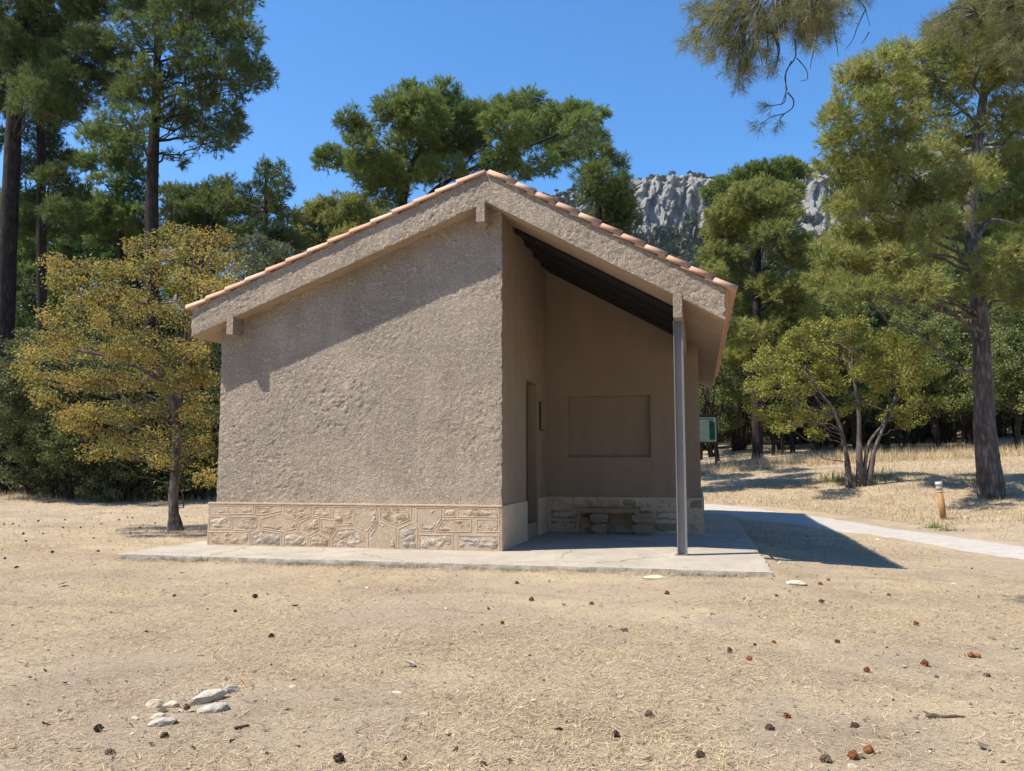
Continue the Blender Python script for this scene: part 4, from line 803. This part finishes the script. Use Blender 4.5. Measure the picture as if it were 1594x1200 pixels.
RIGHTS = [('mid', 1110, 41, 1.1), ('dark2', 1150, 43, 1.15), ('mid', 1215, 42, 1.0), ('dark2', 1275, 41, 1.1), ('mid', 1330, 40, 1.15), ('mid', 1400, 39, 1.15), ('mid', 1465, 38, 1.2), ('dark2', 1515, 40, 1.1), ('mid', 1575, 37, 1.2), ('mid', 1640, 37, 1.2), ('tall', 1350, 46, 1.0), ('tall', 1450, 45, 1.0), ('tall', 1560, 44, 1.0), ('tall', 1250, 47, .9), ('tall', 1120, 49, .8), ('tall', 1650, 46, 1.05), ('tall', 1400, 54, 1.15), ('tall', 1190, 56, .9), ('tall', 1310, 57, 1.), ('tall', 1510, 55, 1.25), ('dark2', 1060, 46, 1.2), ('mid', 1720, 40, 1.2), ('tall', 1000, 52, .9),
 ('low', 1105, 45, 1.2), ('low', 1160, 47, 1.3), ('low', 1210, 46, 1.1), ('low', 1262, 45.5, 1.3), ('low', 1312, 46.5, 1.2), ('low', 1362, 45, 1.3), ('low', 1420, 46, 1.2), ('low', 1478, 44, 1.3), ('low', 1540, 45, 1.2), ('low', 1600, 44, 1.3), ('low', 1650, 44, 1.2), ('dark', 1240, 51, 1.2), ('dark', 1440, 51, 1.2), ('dark', 1600, 50, 1.2), ('dark', 1340, 52, 1.2), ('dark', 1130, 52, 1.1), ('dark', 1530, 52, 1.2), ('mid', 1180, 45.5, 1.), ('mid', 1300, 44.5, 1.05), ('mid', 1365, 43.5, 1.1), ('mid', 1430, 43, 1.1), ('mid', 1545, 42, 1.1), ('mid', 1500, 48, 1.1), ('tall', 1280, 43.5, 1.05), ('bgpine', 1540, 48, 1.1), ('tall', 1480, 41.5, 1.05), ('bgpine', 1460, 56, .9), ('bgpine', 1290, 60, .8), ('bgpine', 1600, 54, 1.1)]
for grp, lst, f0, f1 in (('undergrowth left of the shelter', LEFTS, 30, 38), ('wood behind the grass bank', RIGHTS, 42.5, 48)):
    for i, (kx, px, d, sc) in enumerate(lst):
        p = foot(px, 700, d); r1 = random.uniform(.92, 1.1)
        plant(kx, mk[kx], p, i*1.7+.4, (sc*r1, sc*r1, sc*random.uniform(.92, 1.1)), WHAT[kx]+(' at the wood edge, ' if d < f0 else ' inside the wood, ' if d < f1 else ' far back, ')+where(px), grp)
for i, (w_, u_) in enumerate([(-34, 2), (-30, -6), (-26, -13), (-20, -17), (-14, -19), (-9, -16), (-4, -20), (1, -16), (6, -19), (10, -14), (15, -18), (19, -11), (22, -4), (25, 3), (-17, -25), (-7, -26), (4, -27), (14, -26), (-11, -14), (-2, -15.5), (12, -19), (8, -22), (17, -15), (20, -7.5), (-23, -20), (-30, -16), (24, -1), (27, 8), (29, 14)]):  # unseen trees, added behind the camera to cut the light reaching the porch
    q = fromwu(w_, u_); plant('bgpine' if i % 3 else 'talldark', mk['bgpine' if i % 3 else 'talldark'], (q[0], q[1], float(zg(q[0], q[1]))), i*2.3, 1.2 if i % 3 else 1.6, 'tree of the wood behind the photographer', 'trees behind the photographer')
# slim bare stems in the shade of the right-hand wood
r_ = np.random.default_rng(9); stem0 = None
for i in range(26):
    px = 1095+i*21+r_.normal()*7; d = r_.uniform(38.5, 44); p = foot(px, 700, d)
    if stem0 is None:
        m = MB(); m.tube([(0, 0, -.2), (.06, 0, 1.2), (.0, .05, 2.6), (.12, .1, 4.2)], [.11, .09, .07, .04], 7); m.tube([(.03, 0, 1.6), (.5, .2, 2.7), (.7, .2, 3.6)], [.05, .035, .02], 6); m.tube([(.0, .03, 2.2), (-.4, -.1, 3.1), (-.5, -.1, 3.9)], [.045, .03, .02], 6)
        o = stem0 = m.obj('tree_stem', M_bark_d, None, True)
    else: o = stem0.copy(); C.objects.link(o)
    o.location = p; o.rotation_euler = (r_.normal()*.06, r_.normal()*.06, r_.uniform(0, 6.28)); s = r_.uniform(.75, 1.25); o.scale = (s, s, r_.uniform(.8, 1.2))
    props(o, ('thin' if s < .9 else 'slim' if s < 1.08 else 'stout')+' bare stem in the shaded wood, '+where(px), 'tree', 'slim stems in the shaded wood')
# the mass of the wood farther up the hill
n = 2300; w = r_.uniform(-95, 95, n); u = r_.uniform(50, 112, n); xy = fromwu(w, u); z = zg(xy[:, 0], xy[:, 1]); rad = r_.uniform(.9, 2.0, n)
pxx = 797+w/u*FPX; hmax = np.where((pxx > 600) & (pxx < 1000), 3.2, 7.0); zz = z+r_.random(n)**1.2*hmax
v, ti = clump_soup(np.c_[xy, zz], rad, 40, .32, 6)
props(link('far_wood', soup('far_wood', v, ti), M_mwood), 'far wood rising as one green mass behind the nearer trees', 'woodland', kind='stuff')

# ------------------------------------------------------------------ small things on the ground
def cone_mesh(name, seed, mat, n=46):
    r = np.random.default_rng(seed); m = MB(); R, H = .022, .050
    for i in range(n):
        t_ = (i+.5)/n; a = i*2.39996; pr = R*math.sin(math.pi*min(1, .12+t_*.86))**.7; z = H*t_*.92
        c = np.array([pr*.35*math.cos(a), pr*.35*math.sin(a), z]); o_ = np.array([math.cos(a), math.sin(a), .35+.5*t_]); o_ /= np.linalg.norm(o_); s = np.array([-math.sin(a), math.cos(a), 0])*.0095
        o_ = o_+r.normal(size=3)*.14; tip = c+o_*pr*r.uniform(.75, 1.25); k = np.cross(o_, s/np.linalg.norm(s))*.004
        m.add([c-s*.5, c+s*.5, tip+s-k*.2, tip-s-k*.2, tip+k*1.6], [(0, 1, 2, 3), (3, 2, 4), (0, 3, 4), (1, 4, 2)])
    me = m.mesh(name); me.materials.append(mat); return me
cm = [cone_mesh('pine_cone', 1, M_cone_d), cone_mesh('pine_cone', 2, M_cone_r)]
single = {(1331,1184):'large orange brown pine cone, left of the pair at the bottom right',(1350,1177):'large red brown pine cone, right of the pair at the bottom right',(1230,1118):'bright red brown pine cone lying alone above two dark cones at lower right',(1199,1140):'dark pine cone left of the small grey stone at lower right',
 (1278,1188):'dark pine cone left of the bottom right pair of cones',(1354,1047):'red brown pine cone in the grass well above the bottom right pair',(1442,1036):'red brown pine cone in the grass above the dark stick',(1425,973):'red pine cone on bright grass below the tip of the roof shadow',(1208,1003):'brown pine cone on the grass in front of the apron corner',(1170,1030):'pale brown pine cone beside a dry tuft in front of the apron corner',
 (1308,1002):'grey brown pine cone on bare grass between two brown cones on the right',(1212,929):'small brown pine cone just in front of the apron corner',(785,972):'brown pine cone alone on the grass below the wall corner',(808,909):'red brown pine cone close to the apron edge below the porch',(917,942):'brown pine cone between the apron and bare middle ground',
 (424,994):'dark pine cone alone in the grass left of the middle',(398,931):'dark pine cone below the stone base, right of another one',(274,928):'dark pine cone below the left end of the apron',(152,1141):'dark pine cone left of the white rocks',(163,1176):'dark pine cone at the bottom left below the white rocks',(254,1148):'dark pine cone just below the white rocks',(290,1104):'reddish pine cone lodged among the white rocks',
 (524,1186):'dark pine cone at the bottom edge left of the middle',(757,1195):'dark pine cone cut by the bottom edge near the middle',(964,1150):'dark broken pine cone right of the middle near the bottom',(1096,1181):'dark pine cone near the bottom edge right of the middle'}
reds = {(1331,1184),(1350,1177),(1230,1118),(1354,1047),(1442,1036),(1425,973),(808,909),(290,1104),(1208,1003),(1212,929),(917,942),(785,972),(1170,1030)}
rest_c = [(1108,897,1),(1276,910,1),(1287,904,1),(1279,940,0),(1383,928,0),(1509,1024,1),(1520,1024,1),(1540,1056,0),(1140,1016,0),(1039,925,1),(1007,1118,0),(829,936,1),(28,884,0),(10,870,0),(84,861,0),(43,843,0),(150,859,0),(364,953,0),(1336,1136,0),(5,817,0),(21,816,0),(101,810,0),(156,816,0),(185,810,0),(197,806,0),(207,807,0),(127,822,0),(182,826,0),(205,831,0),(220,822,0),(230,827,0),(35,832,0),(172,800,0),(100,822,0),(67,831,0),(60,812,0),(240,815,0),(145,838,0)]
def drop_cone(px, py, red, label, group):
    o = bpy.data.objects.new('pine_cone', cm[red]); C.objects.link(o); p = G(px, py); s = random.uniform(.68, .98)
    o.location = (p[0], p[1], zg(p[0], p[1])+.014*s); o.scale = (s,)*3; o.rotation_euler = (math.pi/2+random.uniform(-.4, .4), random.uniform(-.3, .3), random.uniform(0, 6.28)); props(o, label, 'pine cone', group)
for (px, py), lab in single.items(): drop_cone(px, py, int((px, py) in reds), lab, 'pine cones on the ground')
for px, py, red in rest_c:
    if px < 300: lab, g = 'small dark cone left of the apron, '+('in the shade edge under the orange tree' if py < 812 else 'near the orange tree trunk' if px > 180 else 'below the thick trunked pine' if px < 60 else 'between thick pine and orange tree' if py < 835 else 'in the open grass before the apron end'), 'cones under the orange tree'
    elif red: lab, g = 'small brown cone in dry grass '+('right before the apron edge' if px < 1150 else 'beside the flat pale rock' if px < 1300 else 'near the right edge, one of a close pair'), 'small brown cones in front'
    else: lab, g = 'small dark pine cone in the '+('grass left of the middle, below the stone base' if px < 500 else 'grass before the apron' if px < 1200 else 'grass below the roof shadow' if py < 960 else 'grass above the dark stick' if py < 1060 else 'ground beside the dark stick' if px > 1300 else 'bare middle ground'), 'small dark cones in front'
    drop_cone(px, py, red, lab, g)
def rock(px, py, lpx, hpx, mat, label, seed, rz=0, dpt=.6, name='rock', group=None, flat=1.):
    p = G(px, py); d = float(wu(p)[1]); L = lpx/2*d/FPX; H = hpx/2*d/FPX*1.15*flat
    o = link(name, rock_mesh(name, L, L*dpt, H, seed), mat); o.location = (p[0], p[1], zg(p[0], p[1])+H*.12); o.rotation_euler = (0, 0, YAW+rz); props(o, label, 'rock', group)
rock(322, 1092, 72, 24, M_rock_w, 'longest white rock of the cluster at lower left', 1, .75, .42)
rock(358, 1076, 30, 14, M_rock_g, 'grey tip rock at the right end of the long white rock', 2, .6, .45)
rock(332, 1107, 50, 20, M_rock_g, 'grey rock in front of the long white rock', 3, .6, .45)
rock(242, 1103, 30, 17, M_rock_w, 'white rock at the upper left of the cluster', 4)
rock(266, 1101, 26, 14, M_rock_w, 'small white rock between the upper left rock and the reddish cone', 5)
rock(249, 1118, 28, 11, M_rock_w, 'flat tilted pale stone above the grey white rock', 6, .4, .5)
rock(251, 1130, 48, 18, M_rock_g, 'grey white rock lowest in the cluster', 7, .3, .55)
rock(209, 1121, 16, 10, M_rock_w, 'half buried pale stone at the far left of the cluster', 8)
rock(282, 1109, 9, 7, M_rock_w, 'tiny pale stone beside the reddish cone in the cluster', 9)
rock(207, 1145, 10, 6, M_rock_w, 'pale pebble below the left of the rock cluster', 10)
rock(391, 1074, 8, 5, M_rock_w, 'white pebble right of the long white rock', 11)
rock(739, 879, 15, 5, M_rock_w, 'flat white stone close to the apron edge below the wall corner', 12)
rock(1020, 901, 36, 7, M_rock_w, 'long flat white stone sunk in the grass in front of the post', 13, 0, .35)
rock(1238, 909, 34, 8, M_rock_w, 'flat pale rock sunk in the ground beside the apron corner', 14, 0, .8)
rock(456, 1070, 16, 5, M_rock_w, 'thin white stone right of the rock cluster', 15, 0, .4)
rock(110, 1121, 9, 9, M_rock_w, 'small white stone far left of the rock cluster', 16)
rock(1327, 1197, 18, 9, M_rock_w, 'white stone below the bottom right pair of cones', 17)
rock(662, 1114, 13, 9, M_rock_g, 'grey stone in the middle of the foreground', 18)
rock(618, 1079, 18, 4, M_rock_w, 'flat white stone above the grey stone in the foreground', 19, 0, .5)
rock(1245, 1142, 10, 9, M_rock_g, 'small round grey stone right of a dark cone at lower right', 20)
rock(1505, 805, 10, 4, M_rock_w, 'white stone on the bank right of the marker post', 21)
rock(1214, 877, 7, 5, M_rock_w, 'small pale stone at the side of the apron in the shadow edge', 22)
rock(706, 1148, 7, 6, M_rock_w, 'small white stone at the bottom middle', 23)
p0, p1 = G(1443, 1119), G(1503, 1119); m = MB(); pts = [p0+(p1-p0)*k for k in (0, .15, .4, .7, 1)]
m.tube([q+[0, 0, .012+.006*(i % 2)] for i, q in enumerate(pts)], [.017, .016, .009, .008, .004], 7, wob=.3); m.tube([pts[1]+[0, 0, .015], pts[1]+RT*-.03+FW*.05+[0, 0, .03]], [.009, .005], 5)
props(m.obj('stick', M_twig), 'dark fallen stick lying on the dry grass at lower right', 'stick')
p0, p1 = G(372, 1060), G(390, 1076); props(MB().tube([p0+[0, 0, .03], (p0+p1)/2+[0, 0, .025], p1+[0, 0, .006]], [.006, .006, .005], 6).obj('twig', M_straw if False else M_postwood), 'pale bent twig at the upper right of the rock cluster', 'twig')
p0 = G(376, 1134); props(MB().box((-.045, -.012, 0), (.045, .012, .012)).obj('bark_chip', M_cone_d, None, bevel=.004), 'dark strip of bark right below the rock cluster', 'bark'); bpy.data.objects['bark_chip'].location = (p0[0], p0[1], zg(p0[0], p0[1])+.004); bpy.data.objects['bark_chip'].rotation_euler = (0, 0, .9)
p0, p1 = G(1198, 868), G(1213, 876); props(MB().tube([p0+[0, 0, .03], p1+[0, 0, .015]], [.012, .007], 6, wob=.2).obj('twig', M_twig), 'short brown twig at the side of the apron', 'twig')

# marker post
pb_ = G(1469, 809); d = float(wu(pb_)[1]); k = d/FPX; hgt = 58*k; mpost = thing('marker_post', pb_, 'short round wooden marker post with white bands by the path', 'post'); rr = 4.7*k
tilt = RT*(-.10)
def seg(a, b, r0, name, mat): return MB().tube([np.array([0, 0, hgt*a])+tilt*a*hgt*.9, np.array([0, 0, hgt*b])+tilt*b*hgt*.9], [r0, r0], 16).obj(name, mat, mpost, local=True)
seg(-.1, .735, rr, 'shaft', M_postwood); seg(.735, .765, rr*1.06, 'white_band', M_white); seg(.765, .90, rr*.97, 'grey_section', M_stone_grey); seg(.90, 1.0, rr*1.05, 'white_top', M_white)
for o in mpost.children: o.data.polygons.foreach_set('use_smooth', [len(q.vertices) == 4 for q in o.data.polygons])

# information board at the edge of the wood
d = 36.5; pb_ = foot(1095, 700, d); board = thing('information_board', pb_, 'brown framed information board with green map at the edge of the wood', 'sign', None, YAW); k = d/FPX
zt = P(1100, 647, d)[2]-pb_[2]; zb = P(1100, 690, d)[2]-pb_[2]; wx0, wx1 = -27*k, 23*k
def bb(a, b, name, mat, par=board): return MB().box(a, b).obj(name, mat, par, local=True)
for x in (wx0+.03, wx1-.13): bb((x, .03, -.2), (x+.1, .13, zt-.02), 'post', M_boardframe)
fr = bb((wx0, 0, zb), (wx1, .03, zt), 'frame', M_boardframe)
pn = bb((wx0+.07, -.012, zb+.07), (wx1-.07, -.002, zt-.07), 'panel', M_panel)
bb((wx1-.07-10.8*k, -.017, zb+.07+3*k), (wx1-.07-2.2*k, -.013, zt-.07-8*k), 'map', M_green, pn); bb((wx1-.07-10.8*k, -.017, zt-.07-7.9*k), (wx1-.07-4.5*k, -.013, zt-.07-5.2*k), 'map', M_green, pn)
bb((wx0+.2, -.017, zt-.07-3.4*k), (wx1-.2, -.013, zt-.07-2.2*k), 'title_strip', M_boardframe, pn)
bb((wx0-.08, -.06, zt), (wx1+.08, .16, zt+.06), 'board_roof', M_boardframe)

# ------------------------------------------------------------------ grass and litter
def blades(xy, L, wid, tilt, seed, z0=0.004, droop=.3):
    r = np.random.default_rng(seed); n = len(xy); z = zg(xy[:, 0], xy[:, 1])+z0; o = np.c_[xy, z]; a = r.uniform(0, 6.283, n); e = np.clip(np.abs(r.normal(size=n))*tilt, 0, 1.5)
    dr = np.c_[np.cos(a)*np.cos(e), np.sin(a)*np.cos(e), np.sin(e)]; sd = np.c_[-np.sin(a), np.cos(a), r.normal(size=n)*.4]; sd /= np.linalg.norm(sd, axis=1)[:, None]; l = L*r.uniform(.5, 1.4, (n, 1)); s = sd*wid*r.uniform(.7, 1.4, (n, 1))*.5
    v = np.stack([o-s, o+s, o+dr*l], 1); return v.reshape(-1, 3), np.clip(r.normal(.52, .24, n), 0, 1)
r_ = np.random.default_rng(31)
def field(n, u0, u1, power):
    u = u0+(u1-u0)*r_.random(n)**power; w = (r_.random(n)*1.5-.72)*u; return fromwu(w, u)
def off_house(xy, m=.0): return xy[~((xy[:, 0] > X0-.04-m) & (xy[:, 0] < X1+.04+m) & (xy[:, 1] > Y0-.04-m) & (xy[:, 1] < Y1))]
prow = np.array(rows); pc = prow[:, 4, :2]; pw = np.linalg.norm(prow[:, 0, :2]-prow[:, 8, :2], axis=1)*.5+.02
def off_path(xy):
    ok = np.ones(len(xy), bool)
    for c, w_ in zip(pc, pw): ok &= ((xy-c)**2).sum(1) > w_*w_
    return xy[ok]
xy = off_path(off_house(field(260000, 3.4, 15, 1.0))); dn = fbm(xy[:, 0]*.55, xy[:, 1]*.55, 101, 4); xy = xy[r_.random(len(xy)) < sst(.36, .60, dn)*.85+.24]
v1, t1 = blades(xy, .055, .0042, .28, 1)
xy = off_path(off_house(field(60000, 14, 40, .8))); v2, t2 = blades(xy, .10, .012, .5, 2)
q = np.random.default_rng(5)
def edge_strip(n, px0, px1, d0, d1): px = q.uniform(px0, px1, n); d = q.uniform(d0, d1, n); return fromwu((px-797)/FPX*d, d)
v3, t3 = blades(edge_strip(9000, 1085, 1660, 33.5, 37.5), .38, .018, 1.2, 3); v7, t7 = blades(off_path(edge_strip(38000, 1085, 1700, 19, 35)), .13, .012, .7, 7); v4, t4 = blades(edge_strip(2500, -30, 340, 26, 29), .25, .014, 1.0, 4)
ed = np.c_[q.uniform(X0, X1, 2200), Y0-.05-np.abs(q.normal(size=2200))*.06]; v5, t5 = blades(ed, .07, .005, .9, 5)
sl = np.concatenate([np.c_[q.uniform(X0+.05, X1-.05, 500), Y0+.03+np.abs(q.normal(size=500))*.22], np.c_[q.uniform(X0+.1, X1-.1, 160), q.uniform(Y0+.1, -.1, 160)]]); v6, t6 = blades(sl, .06, .005, .1, 6); v6[:, 2] += .004-np.repeat(zg(sl[:, 0], sl[:, 1])+.004, 3)
props(link('dry_grass', soup('dry_grass', np.concatenate([v1, v2, v3, v4, v5, v6, v7]), np.concatenate([t1, t2, t3, t4, t5, t6, t7])), M_straw), 'short dry straw coloured grass over the clearing', 'grass', kind='stuff')
xy = off_path(off_house(field(5200, 3.4, 26, 1.1))); n = len(xy); z = zg(xy[:, 0], xy[:, 1]); s = np.abs(r_.normal(size=n))*.006+.004; s[r_.random(n) < .04] *= 2.0; c = np.c_[xy, z+s*.4]
an = r_.normal(size=(n, 4, 3))*s[:, None, None]; an[..., 2] = np.abs(an[..., 2])*.6-.2*s[:, None]; A, B, D, E_ = (c+an[:, i] for i in range(4))
v = np.stack([A, B, D, A, D, E_, A, E_, B, B, E_, D], 1); ti = np.repeat(np.clip(r_.normal(.42, .30, n), 0, 1), 4)
xy = off_path(off_house(field(2600, 3.4, 18, 1.0))); tv, tt2 = blades(xy, .085, .007, .12, 8, .008); v = np.concatenate([v.reshape(-1, 3), tv]); ti = np.concatenate([ti, np.clip(tt2*.5, 0, .55)])
props(link('ground_litter', soup('ground_litter', v.reshape(-1, 3), ti), M_chip), 'crumbs of bark, pebbles and litter strewn over the dry ground', 'litter', kind='stuff')
def herb(px, py, n, L, spread, label, seed, mat=M_herb, name='herb'):
    p = G(px, py); r = np.random.default_rng(seed); xy = p[:2]+r.normal(size=(n, 2))*spread; a, t_ = blades(xy, L, .02, 1.0, seed); link_o = link(name, soup(name, a, t_), mat); props(link_o, label, 'plant')
herb(1455, 822, 70, .20, .13, 'small green weed beside the path, left of the other weed', 1); herb(1472, 826, 55, .16, .14, 'small green weed beside the path, right below the marker post', 2)
herb(1522, 752, 140, .4, .22, 'green tuft at the left foot of the big grey pine trunk', 3); herb(1330, 748, 700, .38, .7, 'weedy undergrowth round the foot of the yellow green tree', 4, M_leaf_mid, 'undergrowth')
herb(316, 873, 60, .07, .05, 'tiny yellowish tuft against the apron edge at the left', 6)

# ------------------------------------------------------------------ thin mountain air
hx = MB().box((-1500, -60, -6), (1500, 900, 420)).obj('haze', None); props(hx, 'thin pale air that lightens the far slopes', 'haze', kind='stuff')
t = NT('haze'); t.t.nodes.remove(t.b); vol = t.n('ShaderNodeVolumePrincipled'); vol.inputs['Density'].default_value = .00011; vol.inputs['Color'].default_value = (.80, .88, 1, 1); vol.inputs['Anisotropy'].default_value = .3
t.l(vol.outputs[0], t.t.nodes['Material Output'].inputs['Volume']); hx.data.materials.append(t.m)
